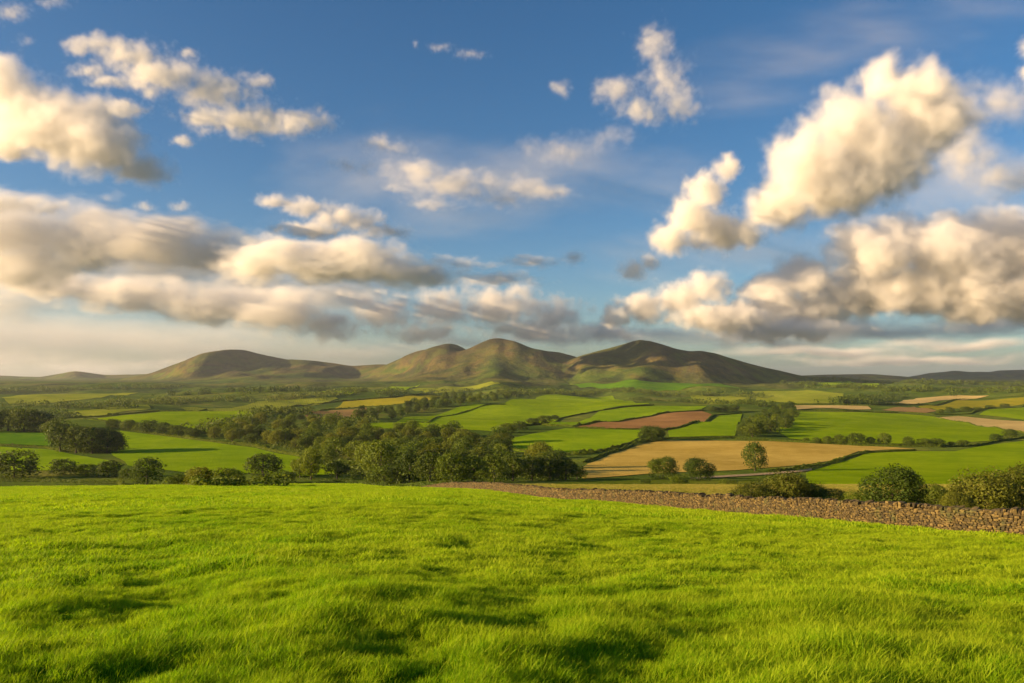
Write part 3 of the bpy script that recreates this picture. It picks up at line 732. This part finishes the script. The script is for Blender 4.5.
# ------------------------------------------------------------------ dry stone wall
def build_wall():
    # arc length along the line
    xs = np.linspace(-6, 228, 3600); px = np.interp(xs, WY, WX)
    kern = np.ones(120) / 120
    pxs = np.convolve(np.pad(px, 60, 'edge'), kern, 'valid')[:len(px)]
    ds = np.r_[0, np.cumsum(np.hypot(np.diff(pxs), np.diff(xs)))]
    def at(s):
        y = np.interp(s, ds, xs); x = np.interp(s, ds, pxs)
        e = .3
        dx = np.interp(s + e, ds, pxs) - np.interp(s - e, ds, pxs); dy = np.interp(s + e, ds, xs) - np.interp(s - e, ds, xs)
        l = math.hypot(dx, dy) + 1e-9
        return x, y, dx / l, dy / l
    L = ds[-1]
    # rounded box: 26 verts, 24 quads
    g = [-1, 0, 1]; idx = {}; base = []
    for a in g:
        for b in g:
            for c in g:
                if (a, b, c) != (0, 0, 0):
                    idx[(a, b, c)] = len(base); v = np.array([a, b, c], float); base.append(v / (np.sum(np.abs(v) ** 3.2) ** (1 / 3.2)))
    base = np.array(base); quads = []
    for ax in range(3):
        o = [k for k in range(3) if k != ax]
        for s in (-1, 1):
            for a in (-1, 0):
                for b in (-1, 0):
                    q = []
                    for da, db in ((0, 0), (1, 0), (1, 1), (0, 1)):
                        k = [0, 0, 0]; k[ax] = s; k[o[0]] = a + da; k[o[1]] = b + db; q.append(idx[tuple(k)])
                    flip = (s < 0) ^ (ax == 1)
                    quads.append(q[::-1] if flip else q)
    quads = np.array(quads)
    r = np.random.default_rng(3)
    def stones(lst):
        n = len(lst); Vv = np.empty((n, 26, 3)); Ff = np.empty((n, 24, 4), int)
        for k, (x, y, z, tx, ty, a, b, c) in enumerate(lst):
            p = base * (1 + r.normal(0, .10, (26, 1))) * np.array([a, b, c])
            rx, ry, rz = r.normal(0, .13, 3)
            p = p @ np.array([[1, -rz, ry], [rz, 1, -rx], [-ry, rx, 1]])
            Vv[k, :, 0] = x + p[:, 0] * tx - p[:, 1] * ty; Vv[k, :, 1] = y + p[:, 0] * ty + p[:, 1] * tx; Vv[k, :, 2] = z + p[:, 2]
            Ff[k] = quads + 26 * k
        return Vv.reshape(-1, 3), Ff.reshape(-1, 4)
    lst = []; H = 1.42
    for side in (-1, 1):
        far = side > 0
        h = .0; row = 0
        while h < H - .05:
            ch = r.uniform(.09, .17)
            s = r.uniform(0, .3)
            while s < L:
                k = 1.0 if s < 110 else 1.5
                ln = r.uniform(.13, .38) * k
                x, y, tx, ty = at(s + ln / 2)
                half = .36 - .12 * h / H
                nx, ny = -ty, tx       # left of the walking direction
                hh = ch * r.uniform(.85, 1.25)
                off = half + r.normal(0, .025)
                z = float(G(x, y)) + h + ch / 2 - .06
                lst.append((x - side * nx * off * -1, y - side * ny * off * -1, z, tx, ty, ln / 2 * 1.04, .15, hh / 2 * 1.06))
                s += ln
            h += ch
    cop = []
    s = 0
    while s < L:
        ln = r.uniform(.14, .36); x, y, tx, ty = at(s + ln / 2)
        hh = r.uniform(.09, .19)
        zt = .10 * vnoise(np.array(s / 2.5), np.array(0.), 90)
        cop.append((x + r.normal(0, .05), y, float(G(x, y)) + H + hh * .6 - .04 + float(zt), tx, ty, ln / 2, r.uniform(.34, .44), hh)); s += ln * .93
    v, f = stones(lst)
    # dark rubble heart so no daylight shows through
    hv, hf = [], []
    ss = np.arange(0, L, 1.0)
    for k, s in enumerate(ss):
        x, y, tx, ty = at(s); z = float(G(x, y))
        for o, zz in ((-.30, -.3), (-.2, H), (.2, H), (.30, -.3)): hv.append((x - ty * o, y + tx * o, z + zz))
    for k in range(len(ss) - 1):
        for q in range(3): hf.append((4 * k + q, 4 * k + q + 1, 4 * k + 5 + q, 4 * k + 4 + q))
    v, f = join([(v, f), (np.array(hv), np.array(hf))])
    o = np.array([WX[4], WY[4], float(G(WX[4], WY[4]))])
    w = link('dry_stone_wall', mesh_np('dry_stone_wall', v - o, f), M_stone, loc=o)
    tag(w, 'long brown dry stone wall of rough rubble running down the meadow edge', 'stone wall')
    cv, cf = stones(cop)
    link('coping', mesh_np('coping', cv - o, cf), M_stone, w)
build_wall()

# ------------------------------------------------------------------ grass
def blade_clump(name, n, radius, hmin, hmax, width, lean, seed, mat):
    r = np.random.default_rng(seed)
    a = r.uniform(0, 6.28, n); q = radius * np.sqrt(r.random(n))
    bx, by = np.cos(a) * q, np.sin(a) * q
    h = r.uniform(hmin, hmax, n) * (1 - .35 * (q / radius) ** 2)
    la = r.normal(.5, 1.3, n); ll = np.abs(r.normal(lean, lean * .6, n)) * h
    lx, ly = np.cos(la) * ll, np.sin(la) * ll
    fa = r.uniform(0, 6.28, n); wx, wy = np.cos(fa) * width / 2, np.sin(fa) * width / 2
    V = np.empty((n, 7, 3))
    for k, (t_, wk) in enumerate(((0, .8), (.4, 1.), (.75, .7))):
        cxx, cyy, czz = bx + lx * t_ ** 1.8, by + ly * t_ ** 1.8, h * (t_ - .18 * lean * t_ ** 2)
        V[:, 2 * k] = np.stack([cxx - wx * wk, cyy - wy * wk, czz], -1)
        V[:, 2 * k + 1] = np.stack([cxx + wx * wk, cyy + wy * wk, czz], -1)
    V[:, 6] = np.stack([bx + lx, by + ly, h * (1 - .18 * lean)], -1)
    fc = []
    b = np.arange(n) * 7
    tri = np.concatenate([np.stack([b + i0, b + i1, b + i2], -1) for i0, i1, i2 in
                          ((0, 1, 3), (0, 3, 2), (2, 3, 5), (2, 5, 4), (4, 5, 6))])
    me = mesh_np(name, V.reshape(-1, 3), tri, True)
    me.materials.append(mat)
    o = bpy.data.objects.new(name, me)
    return o

def scatter(name, P, scl, clumps, label):
    cl = bpy.data.collections.new(name + '_clumps')
    for c in clumps: cl.objects.link(c)
    n = len(P)
    me = bpy.data.meshes.new(name); me.vertices.add(n); me.vertices.foreach_set('co', np.asarray(P, np.float32).ravel())
    at_ = me.attributes.new('sz', 'FLOAT', 'POINT'); at_.data.foreach_set('value', np.asarray(scl, np.float32))
    at_ = me.attributes.new('rz', 'FLOAT_VECTOR', 'POINT')
    rv = np.zeros((n, 3), np.float32); rv[:, 2] = rng.uniform(-.9, .9, n); rv[:, 0] = rng.normal(0, .08, n); rv[:, 1] = rng.normal(0, .08, n)
    at_.data.foreach_set('vector', rv.ravel())
    at_ = me.attributes.new('pick', 'INT', 'POINT'); at_.data.foreach_set('value', rng.integers(0, len(clumps), n).astype(np.int32))
    o = link(name, me); tag(o, label, 'grass', kind='stuff')
    ng = bpy.data.node_groups.new(name, 'GeometryNodeTree')
    ng.interface.new_socket('Geometry', in_out='INPUT', socket_type='NodeSocketGeometry')
    ng.interface.new_socket('Geometry', in_out='OUTPUT', socket_type='NodeSocketGeometry')
    N, Lk = ng.nodes, ng.links
    gi, go = N.new('NodeGroupInput'), N.new('NodeGroupOutput')
    ci = N.new('GeometryNodeCollectionInfo'); ci.inputs['Collection'].default_value = cl
    ci.inputs['Separate Children'].default_value = True; ci.inputs['Reset Children'].default_value = True
    ip = N.new('GeometryNodeInstanceOnPoints'); ip.inputs['Pick Instance'].default_value = True
    def attr(nm, ty):
        a = N.new('GeometryNodeInputNamedAttribute'); a.data_type = ty; a.inputs['Name'].default_value = nm
        return [s for s in a.outputs if s.enabled and s.name == 'Attribute'][0]
    Lk.new(gi.outputs[0], ip.inputs['Points']); Lk.new(ci.outputs[0], ip.inputs['Instance'])
    Lk.new(attr('pick', 'INT'), ip.inputs['Instance Index']); Lk.new(attr('rz', 'FLOAT_VECTOR'), ip.inputs['Rotation'])
    Lk.new(attr('sz', 'FLOAT'), ip.inputs['Scale']); Lk.new(ip.outputs[0], go.inputs[0])
    md = o.modifiers.new('scatter', 'NODES'); md.node_group = ng
    return o

def ring_points(r0, r1, dens, jit=1.0):
    th = R(50); area = th * (r1 * r1 - r0 * r0); n = int(area * dens)
    rr = np.sqrt(rng.uniform(r0 * r0, r1 * r1, n)); a = rng.uniform(-th, th, n)
    return rr * np.sin(a), rr * np.cos(a)

if DO_GRASS:
    near_c = [blade_clump('grass_clump', 76, .15, .08, .21, .0055, .5, s, M_blade) for s in range(5)]
    mid_c = [blade_clump('grass_clump', 90, .27, .08, .19, .011, .55, 20 + s, M_blade) for s in range(4)]
    far_c = [blade_clump('grass_clump', 110, .65, .09, .20, .028, .5, 40 + s, M_blade) for s in range(4)]
    def field_ok(x, y): return (x < wall_x(y) - .9)
    def sizes(x, y):
        k = 1 + .9 * vnoise(x / 1.3, y / .9, 42) + .5 * vnoise(x / 5, y / 4, 43)
        return np.clip(k, .68, 1.7) * rng.uniform(.75, 1.2, len(x))
    x, y = ring_points(3.5, 15, 95); k = field_ok(x, y); x, y = x[k], y[k]
    scatter('meadow_grass', np.stack([x, y, G(x, y) - .01], -1), sizes(x, y), near_c, 'tall bright green meadow grass nearest the camera')
    x, y = ring_points(13.5, 46, 30); k = field_ok(x, y); x, y = x[k], y[k]
    scatter('meadow_grass', np.stack([x, y, G(x, y) - .01], -1), sizes(x, y), mid_c, 'sunlit meadow grass across the middle of the field')
    x, y = ring_points(43, 185, 4.2); k = field_ok(x, y); x, y = x[k], y[k]
    scatter('meadow_grass', np.stack([x, y, G(x, y) - .02], -1), sizes(x, y), far_c, 'fine yellow green grass towards the meadow crest')
    dry_c = [blade_clump('dry_grass_clump', 80, .8, .2, .5, .05, .5, 60 + s, M_dry) for s in range(3)]
    n = 48000
    y = np.sqrt(rng.uniform(30 ** 2, 270 ** 2, n)); x = rng.uniform(-.15, .75, n) * y
    k = (x > wall_x(y) + .8) & ((y < 176) | (x > -12)); x, y = x[k], y[k]
    scatter('rough_grass', np.stack([x, y, G(x, y) - .02], -1), rng.uniform(.6, 1.4, len(x)), dry_c, 'rough tawny grass on the strip behind the stone wall')

# ------------------------------------------------------------------ clouds: volumes in the air
def cloud_material():
    m = bpy.data.materials.new('cloud_vapour'); m.use_nodes = True
    t = m.node_tree; t.nodes.clear()
    out = t.nodes.new('ShaderNodeOutputMaterial'); at_ = t.nodes.new('ShaderNodeAttribute'); at_.attribute_name = 'density'
    vs = t.nodes.new('ShaderNodeVolumePrincipled'); vs.inputs['Density Attribute'].default_value = ''; vs.inputs['Color'].default_value = (.976, .962, .936, 1); vs.inputs['Anisotropy'].default_value = .0
    mu = t.nodes.new('ShaderNodeMath'); mu.operation = 'MULTIPLY'; mu.inputs[1].default_value = .001     # the grid stores 1/km
    t.links.new(at_.outputs['Fac'], mu.inputs[0]); t.links.new(mu.outputs[0], vs.inputs['Density']); t.links.new(vs.outputs[0], out.inputs['Volume'])
    return m
M_cloud = cloud_material()

def cloud(label, D, blobs, dens, amp=.9, soft=.5, nscale=1.0, stretch=(1, 1, 1), res=1.0, depth=.8, seed=0, detail=8, billow=.55, name='cloud'):
    """blobs: (u, v, half width, half height) in the photo, given a real place, size and depth at distance D"""
    r = np.random.default_rng(seed + 5)
    B = []
    for b in blobs:
        u, v, ru, rv = b[:4]
        w = world_at(u, v, D); k = w.length / F * 1.02
        dd = depth * math.sqrt(ru * rv) * k
        B.append((w + Vector((0, r.uniform(-.45, .45) * dd, 0)), Vector((ru * k, dd, rv * k))))
    lo_ = Vector([min((c - s * 1.85)[a] for c, s in B) for a in range(3)]); hi_ = Vector([max((c + s * 1.85)[a] for c, s in B) for a in range(3)])
    o0 = (lo_ + hi_) / 2; lo_ -= o0; hi_ -= o0
    k = o0.length / F
    vox = 1.35 * k / res
    ext = hi_ - lo_
    nres = [int(min(380, max(12, e / q))) for e, q in zip(ext, (vox, vox * 1.5, vox))]
    vd = bpy.data.volumes.new(name); ob = bpy.data.objects.new(name, vd); COL.objects.link(ob); ob.location = o0
    vd.materials.append(M_cloud)
    tag(ob, label, 'cloud', 'clouds in the sky')
    ng = bpy.data.node_groups.new('cloud_field', 'GeometryNodeTree')
    ng.interface.new_socket('Geometry', in_out='INPUT', socket_type='NodeSocketGeometry')
    ng.interface.new_socket('Geometry', in_out='OUTPUT', socket_type='NodeSocketGeometry')
    N, L = ng.nodes, ng.links
    def put(sock, v):
        if isinstance(v, bpy.types.NodeSocket): L.new(v, sock)
        else: sock.default_value = v
    def vm(op, a, b=None, c=None, out=0):
        n = N.new('ShaderNodeVectorMath'); n.operation = op; put(n.inputs[0], a)
        if b is not None: put(n.inputs[1], b)
        return n.outputs['Value' if op == 'LENGTH' else 'Vector']
    def mt(op, a, b=None, c=None, clamp=False):
        n = N.new('ShaderNodeMath'); n.operation = op; n.use_clamp = clamp; put(n.inputs[0], a)
        if b is not None: put(n.inputs[1], b)
        if c is not None: put(n.inputs[2], c)
        return n.outputs[0]
    go = N.new('NodeGroupOutput'); pos = N.new('GeometryNodeInputPosition').outputs[0]
    rm = float(np.median([math.sqrt(s.x * s.z) for c, s in B]))
    def noise(sc, det, off, rough=.55):
        n = N.new('ShaderNodeTexNoise'); n.noise_dimensions = '3D'
        vv = vm('MULTIPLY', vm('ADD', pos, Vector((off, off * 1.7, -off))), Vector(stretch))
        put(n.inputs['Vector'], vv); put(n.inputs['Scale'], sc); put(n.inputs['Detail'], det); put(n.inputs['Roughness'], rough)
        return n
    warp = noise(.9 * nscale / rm, 2, seed * 977.0 + 311)
    wp = vm('ADD', pos, vm('MULTIPLY', vm('SUBTRACT', warp.outputs['Color'], Vector((.5, .5, .5))), Vector((rm, rm, rm)) * .9))
    d = None
    for c, s in B:
        e = vm('LENGTH', vm('DIVIDE', vm('SUBTRACT', wp, c - o0), s))
        d = e if d is None else mt('SMOOTH_MIN', d, e, .22)
    n1 = noise(1.5 * nscale / rm, detail, seed * 571.0 + 97, .62).outputs[0]
    vo = N.new('ShaderNodeTexVoronoi'); vo.feature = 'F1'
    put(vo.inputs['Vector'], vm('MULTIPLY', vm('ADD', wp, Vector((seed * 77.0, 0, 0))), Vector(stretch))); put(vo.inputs['Scale'], 2.9 * nscale / rm)
    put(vo.inputs['Detail'], 3.0); put(vo.inputs['Roughness'], .55)
    f = mt('SUBTRACT', 1.22, d)
    f = mt('MULTIPLY_ADD', mt('SUBTRACT', n1, .5), amp * 2.0, f)
    f = mt('MULTIPLY_ADD', mt('SUBTRACT', .45, vo.outputs['Distance']), amp * billow, f)
    half = (hi_ - lo_) / 2
    sep = N.new('ShaderNodeSeparateXYZ'); L.new(vm('ABSOLUTE', vm('DIVIDE', pos, half)), sep.inputs[0])
    edge = mt('MAXIMUM', mt('MAXIMUM', sep.outputs[0], sep.outputs[1]), sep.outputs[2])
    f = mt('SUBTRACT', f, mt('MULTIPLY', mt('MAXIMUM', mt('SUBTRACT', edge, .80), 0.0), 9.0))      # thins out before the edge of its air
    f = mt('DIVIDE', f, soft * 1.25, clamp=True)
    f = mt('MULTIPLY', mt('MULTIPLY', f, f), dens * 550.0 / (rm * .5))      # optical depth per half radius
    vc = N.new('GeometryNodeVolumeCube')
    put(vc.inputs['Density'], f); put(vc.inputs['Min'], lo_); put(vc.inputs['Max'], hi_)
    for a, q in zip(('Resolution X', 'Resolution Y', 'Resolution Z'), nres): put(vc.inputs[a], q)
    sm = N.new('GeometryNodeSetMaterial'); sm.inputs['Material'].default_value = M_cloud
    L.new(vc.outputs[0], sm.inputs[0]); L.new(sm.outputs[0], go.inputs[0])
    ob.modifiers.new('vapour', 'NODES').node_group = ng
    return ob

CLOUDS = [
    dict(label='big golden cumulus cloud high on the right with a grey far side', D=4600, dens=4.5, amp=.55, soft=.45, seed=1, depth=.9,
         blobs=[(884, 78, 24, 22), (915, 96, 34, 30), (850, 128, 42, 36), (806, 168, 44, 40), (782, 205, 34, 30), (872, 160, 56, 44), (932, 120, 44, 40), (830, 190, 48, 34)]),
    dict(label='thin grey cloud trailing behind the big golden cumulus', D=5200, dens=2.4, amp=.75, soft=.8, seed=2,
         blobs=[(962, 112, 40, 38), (972, 150, 42, 30), (1012, 176, 46, 22), (1000, 108, 30, 26)]),
    dict(label='smaller golden cumulus cloud left of the big one', D=4800, dens=3.5, amp=.6, soft=.5, seed=3,
         blobs=[(726, 168, 15, 16), (706, 190, 24, 24), (690, 220, 30, 26), (672, 240, 24, 18), (722, 230, 34, 24), (745, 235, 20, 16)]),
    dict(label='small round cloud puff below the smaller golden cumulus', D=5200, dens=2.0, amp=.7, soft=.6, seed=4, blobs=[(632, 270, 20, 13), (650, 262, 14, 10)]),
    dict(label='long heavy cloud bank at right with lit lumps over a dark base', D=8500, dens=5.5, amp=.6, soft=.45, seed=5, depth=1.0, nscale=1.2,
         blobs=[(905, 236, 40, 26), (868, 252, 48, 32), (815, 280, 48, 26), (940, 258, 50, 38), (995, 252, 50, 44), (1060, 262, 60, 50), (772, 292, 34, 20), (900, 290, 110, 26), (1010, 300, 90, 26), (800, 312, 90, 18)]),
    dict(label='low lumpy cloud bank joining the right-hand bank over the middle hills', D=7700, dens=4.0, amp=.65, soft=.5, seed=6, nscale=1.2,
         blobs=[(706, 290, 28, 20), (680, 300, 34, 20), (640, 308, 34, 18), (612, 318, 22, 12), (720, 318, 70, 16), (790, 330, 80, 12)]),
    dict(label='ragged pinkish cloud standing high right of centre', D=3400, dens=1.5, amp=.95, soft=.7, seed=7,
         blobs=[(654, 46, 24, 24), (668, 76, 30, 30), (612, 94, 24, 20), (642, 112, 38, 18), (676, 108, 30, 22), (560, 92, 15, 13)]),
    dict(label='flat soft cream cloud above the middle of the hills', D=8200, dens=1.8, amp=1.0, soft=.8, seed=8, stretch=(.7, 1, 1.2),
         blobs=[(455, 182, 70, 24), (415, 168, 46, 17), (520, 188, 52, 22), (440, 205, 40, 14), (548, 194, 40, 12), (395, 185, 30, 10)]),
    dict(label='thin cream wisp at the upper left of the flat soft cloud', D=5000, dens=1.5, amp=1.0, soft=.9, seed=9, blobs=[(380, 142, 28, 12), (400, 150, 24, 8), (350, 165, 30, 10)]),
    dict(label='thin pale wisp right of the flat soft cloud', D=5000, dens=1.4, amp=1.0, soft=1.0, seed=10, blobs=[(556, 148, 56, 17), (606, 138, 46, 14)]),
    dict(label='slanting ragged cream cloud in the upper left sky', D=3300, dens=2.2, amp=.9, soft=.55, seed=11, nscale=1.1,
         blobs=[(96, 44, 32, 11), (132, 58, 40, 17), (168, 80, 44, 18), (214, 92, 50, 20), (242, 118, 56, 20), (296, 126, 42, 14), (200, 114, 32, 12), (258, 80, 20, 10)]),
    dict(label='small torn cloud under the slanting ragged one', D=3400, dens=1.5, amp=.9, soft=.6, seed=12, blobs=[(88, 70, 20, 8), (112, 84, 28, 7), (125, 108, 26, 10)]),
    dict(label='bulky cream cloud with a grey shoulder at the left edge', D=4600, dens=4.0, amp=.6, soft=.5, seed=13,
         blobs=[(0, 85, 30, 26), (20, 110, 46, 36), (60, 130, 48, 32), (100, 150, 52, 28), (138, 168, 30, 18), (90, 122, 44, 22), (5, 145, 26, 16)]),
    dict(label='low cream cloud strip at the left edge above the long layer', D=6200, dens=1.8, amp=.8, soft=.6, seed=14, blobs=[(15, 204, 36, 9), (-20, 200, 40, 12), (50, 206, 20, 6)]),
    dict(label='long layered cloud with grey underside at the left edge', D=7500, dens=3.6, amp=.75, soft=.55, seed=15, stretch=(.6, .8, 1.3), depth=1.3,
         blobs=[(10, 232, 80, 32), (90, 240, 80, 30), (165, 248, 84, 27), (215, 254, 66, 22), (20, 266, 80, 18)]),
    dict(label='grey-bellied tongue of cloud reaching right from the long layered cloud', D=3950, dens=5.0, amp=.75, soft=.55, seed=35, stretch=(.6, .8, 1.3), depth=1.3,
         blobs=[(272, 257, 66, 24), (345, 262, 85, 27), (415, 274, 55, 16)]),
    dict(label='lower grey cloud streak beneath the long layered cloud', D=9800, dens=3.4, amp=.7, soft=.55, seed=16, stretch=(.6, .8, 1.3), depth=1.3,
         blobs=[(50, 286, 80, 12), (140, 294, 84, 18), (215, 303, 84, 23), (285, 312, 58, 25), (322, 320, 36, 16)]),
    dict(label='cream lumpy cloud rising from the right end of the long layer', D=7600, dens=2.4, amp=.8, soft=.55, seed=17,
         blobs=[(276, 200, 24, 8), (310, 208, 36, 11), (350, 220, 44, 15), (385, 232, 30, 10), (310, 230, 50, 10)]),
    dict(label='broken lit cloud bank low over the left and middle hills', D=10500, dens=3.0, amp=.85, soft=.55, seed=18, nscale=1.1,
         blobs=[(330, 330, 48, 16), (385, 314, 44, 26), (440, 308, 50, 28), (500, 308, 56, 28), (555, 316, 48, 24), (606, 332, 44, 16), (530, 332, 76, 14), (430, 334, 66, 12), (360, 300, 30, 14)]),
    dict(label='thin grey streak cloud above the broken lit bank', D=9000, dens=1.6, amp=.85, soft=.65, seed=19, stretch=(.6, .8, 1.3), blobs=[(460, 264, 60, 7), (530, 262, 44, 8), (572, 258, 18, 9), (500, 280, 60, 9)]),
    dict(label='low hazy cloud band on the left horizon', D=42000, dens=1.3, amp=.5, soft=.8, seed=20, stretch=(.5, .8, 1.3), blobs=[(0, 362, 90, 11), (80, 364, 90, 9), (170, 365, 60, 6)]),
    dict(label='pale stratus streak low over the right plain', D=38000, dens=3.0, amp=.45, soft=.8, seed=21, stretch=(.5, .8, 1.3), blobs=[(820, 352, 120, 6), (950, 346, 90, 6), (900, 360, 150, 5)]),
    dict(label='slanting grey streak cloud low at the right edge', D=20000, dens=1.2, amp=.7, soft=.8, seed=22, stretch=(.6, .8, 1.3), blobs=[(1000, 322, 40, 7), (960, 328, 50, 5), (1040, 312, 40, 8)]),
    dict(label='faint high cirrus veil in the upper right sky', D=7000, billow=0, dens=.3, amp=1.4, soft=1.5, seed=23, stretch=(.35, 1, 1.6), nscale=1.2, blobs=[(735, 84, 80, 26), (800, 52, 100, 26), (880, 28, 110, 24), (760, 105, 70, 16), (960, 14, 80, 16)]),
    dict(label='grey cloud edge entering at the upper right corner', D=4600, dens=1.8, amp=.8, soft=.6, seed=24, blobs=[(1028, 50, 12, 14), (1030, 75, 12, 14)]),
    dict(label='pale thin veil of cloud behind the layered clouds at left', D=12000, billow=0, dens=2.8, amp=1.0, soft=1.2, seed=31,  stretch=(.5, .8, 1.2), blobs=[(40, 262, 90, 30), (140, 276, 100, 26), (240, 286, 100, 24), (340, 294, 80, 22), (0, 300, 80, 20)]),
    dict(label='bright milky veil low over the left hills', D=34000, billow=0, dens=2.6, amp=1.0, soft=1.4, seed=32, stretch=(.35, .8, 1.2), nscale=1.0, blobs=[(-60, 335, 170, 30), (80, 340, 170, 26), (230, 346, 150, 20), (340, 352, 110, 14)]),
    dict(label='dull blue grey cloud deck low behind the middle hills', D=11500, dens=3.2, amp=.5, soft=.9, seed=33, stretch=(.4, .8, 1.3), blobs=[(560, 334, 90, 14), (650, 338, 100, 14), (760, 336, 120, 15), (880, 328, 130, 14), (1000, 326, 110, 12), (460, 338, 60, 10)]),
    dict(label='broad thin veil of high cloud across the middle of the sky', D=8800, billow=0, dens=.85, amp=1.3, soft=1.6, seed=36, stretch=(.5, .9, 1.3), blobs=[(400, 165, 110, 40), (520, 175, 120, 40), (620, 190, 110, 36), (450, 215, 110, 30), (340, 190, 80, 30)]),
    dict(label='thin bluish grey veil of cloud behind the right-hand cumulus clouds', D=9800, billow=0, dens=1.1, amp=1.2, soft=1.6, seed=37, stretch=(.5, .9, 1.3), blobs=[(980, 180, 110, 40), (900, 215, 130, 36), (760, 245, 130, 30), (640, 250, 90, 26)]),
    dict(label='tiny puff beside the slanting ragged cloud', D=2700, dens=1.2, amp=.7, soft=.7, seed=25, blobs=[(190, 54, 11, 6)]),
    dict(label='tiny puff right of the bulky cream cloud', D=2700, dens=1.4, amp=.7, soft=.7, seed=26, blobs=[(181, 140, 13, 8)]),
    dict(label='tiny puff below the bulky cream cloud', D=2700, dens=1.0, amp=.7, soft=.7, seed=27, blobs=[(180, 207, 12, 7), (145, 207, 14, 5)]),
    dict(label='faint torn shreds at the upper left corner', D=2700, dens=.7, amp=1.0, soft=.8, seed=28, blobs=[(10, 12, 24, 10), (25, 40, 10, 7), (50, 0, 20, 6)]),
    dict(label='thin faint shred near the top middle of the sky', D=2700, dens=.6, amp=1.0, soft=.8, seed=29, blobs=[(470, 56, 22, 6), (440, 46, 18, 5), (415, 43, 6, 5)]),
]
if DO_CLOUDS:
    for c in CLOUDS: cloud(**c)

# ------------------------------------------------------------------ air
if DO_HAZE:
    t = NT('air')
    pv = t.n('VolumePrincipled', {'Color': (.80, .86, .95, 1), 'Density': 2.2e-5, 'Anisotropy': .3})
    t.t.links.new(pv.outputs[0], t.out.inputs['Volume'])
    top, bot, hw = 330.0, float(Z.min()) - 1.0, 31000.0
    hv = [(sx * hw, sy * hw, z) for z in (bot, top) for sx, sy in ((-1, -1), (1, -1), (1, 1), (-1, 1))]
    hf = [(3, 2, 1, 0), (4, 5, 6, 7), (0, 1, 5, 4), (1, 2, 6, 5), (2, 3, 7, 6), (3, 0, 4, 7)]
    tag(link('haze', mesh_np('haze', hv, hf), t.m), 'pale evening haze filling the valley air', 'haze', kind='stuff')

# ------------------------------------------------------------------ light
SUN_AZ, SUN_EL = R(-103), R(12.6)          # azimuth from the view direction, to the left
sd = Vector((math.sin(SUN_AZ) * math.cos(SUN_EL), math.cos(SUN_AZ) * math.cos(SUN_EL), math.sin(SUN_EL)))
sl = bpy.data.lights.new('sun', 'SUN'); sl.energy = 5.0; sl.angle = R(.53); sl.color = (1, .69, .37)
so = bpy.data.objects.new('sun', sl); COL.objects.link(so); so.rotation_euler = sd.to_track_quat('Z', 'Y').to_euler()
w = bpy.data.worlds.new('World'); scene.world = w; w.use_nodes = True
wt = w.node_tree; wt.nodes.clear()
sk = wt.nodes.new('ShaderNodeTexSky'); sk.sky_type = 'NISHITA'; sk.sun_disc = False
sk.sun_elevation = SUN_EL; sk.sun_rotation = SUN_AZ; sk.altitude = 1100; sk.air_density = 1.0; sk.dust_density = 2.4; sk.ozone_density = 2.8
bg = wt.nodes.new('ShaderNodeBackground'); bg.inputs['Strength'].default_value = .055
wo = wt.nodes.new('ShaderNodeOutputWorld')
hs = wt.nodes.new('ShaderNodeHueSaturation'); hs.inputs['Saturation'].default_value = 1.2
wt.links.new(sk.outputs[0], hs.inputs['Color']); wt.links.new(hs.outputs[0], bg.inputs[0]); wt.links.new(bg.outputs[0], wo.inputs[0])

# ------------------------------------------------------------------ camera and render settings
cam = bpy.data.cameras.new('camera'); co = bpy.data.objects.new('camera', cam); COL.objects.link(co)
cam.sensor_fit = 'HORIZONTAL'; cam.sensor_width = 36; cam.lens = 36 * F / 1024
cam.clip_start = .1; cam.clip_end = 150000
co.location = (0, 0, 0); co.rotation_euler = (math.pi / 2 + PITCH, 0, 0)
scene.camera = co
scene.render.engine = 'CYCLES'
cy_ = scene.cycles
cy_.max_bounces = 16; cy_.diffuse_bounces = 3; cy_.glossy_bounces = 1; cy_.transmission_bounces = 3; cy_.transparent_max_bounces = 4
cy_.volume_bounces = 14; cy_.volume_step_rate = 2.2; cy_.volume_max_steps = 384
cy_.use_adaptive_sampling = True; cy_.adaptive_threshold = .02
cy_.use_denoising = True; cy_.denoiser = 'OPENIMAGEDENOISE'
cy_.sample_clamp_indirect = 12
cy_.caustics_reflective = False; cy_.caustics_refractive = False
vs = scene.view_settings
scene.display_settings.display_device = 'sRGB'
vs.view_transform = 'Standard'; vs.look = 'None'; vs.exposure = 1.35; vs.gamma = 1; vs.use_curve_mapping = False
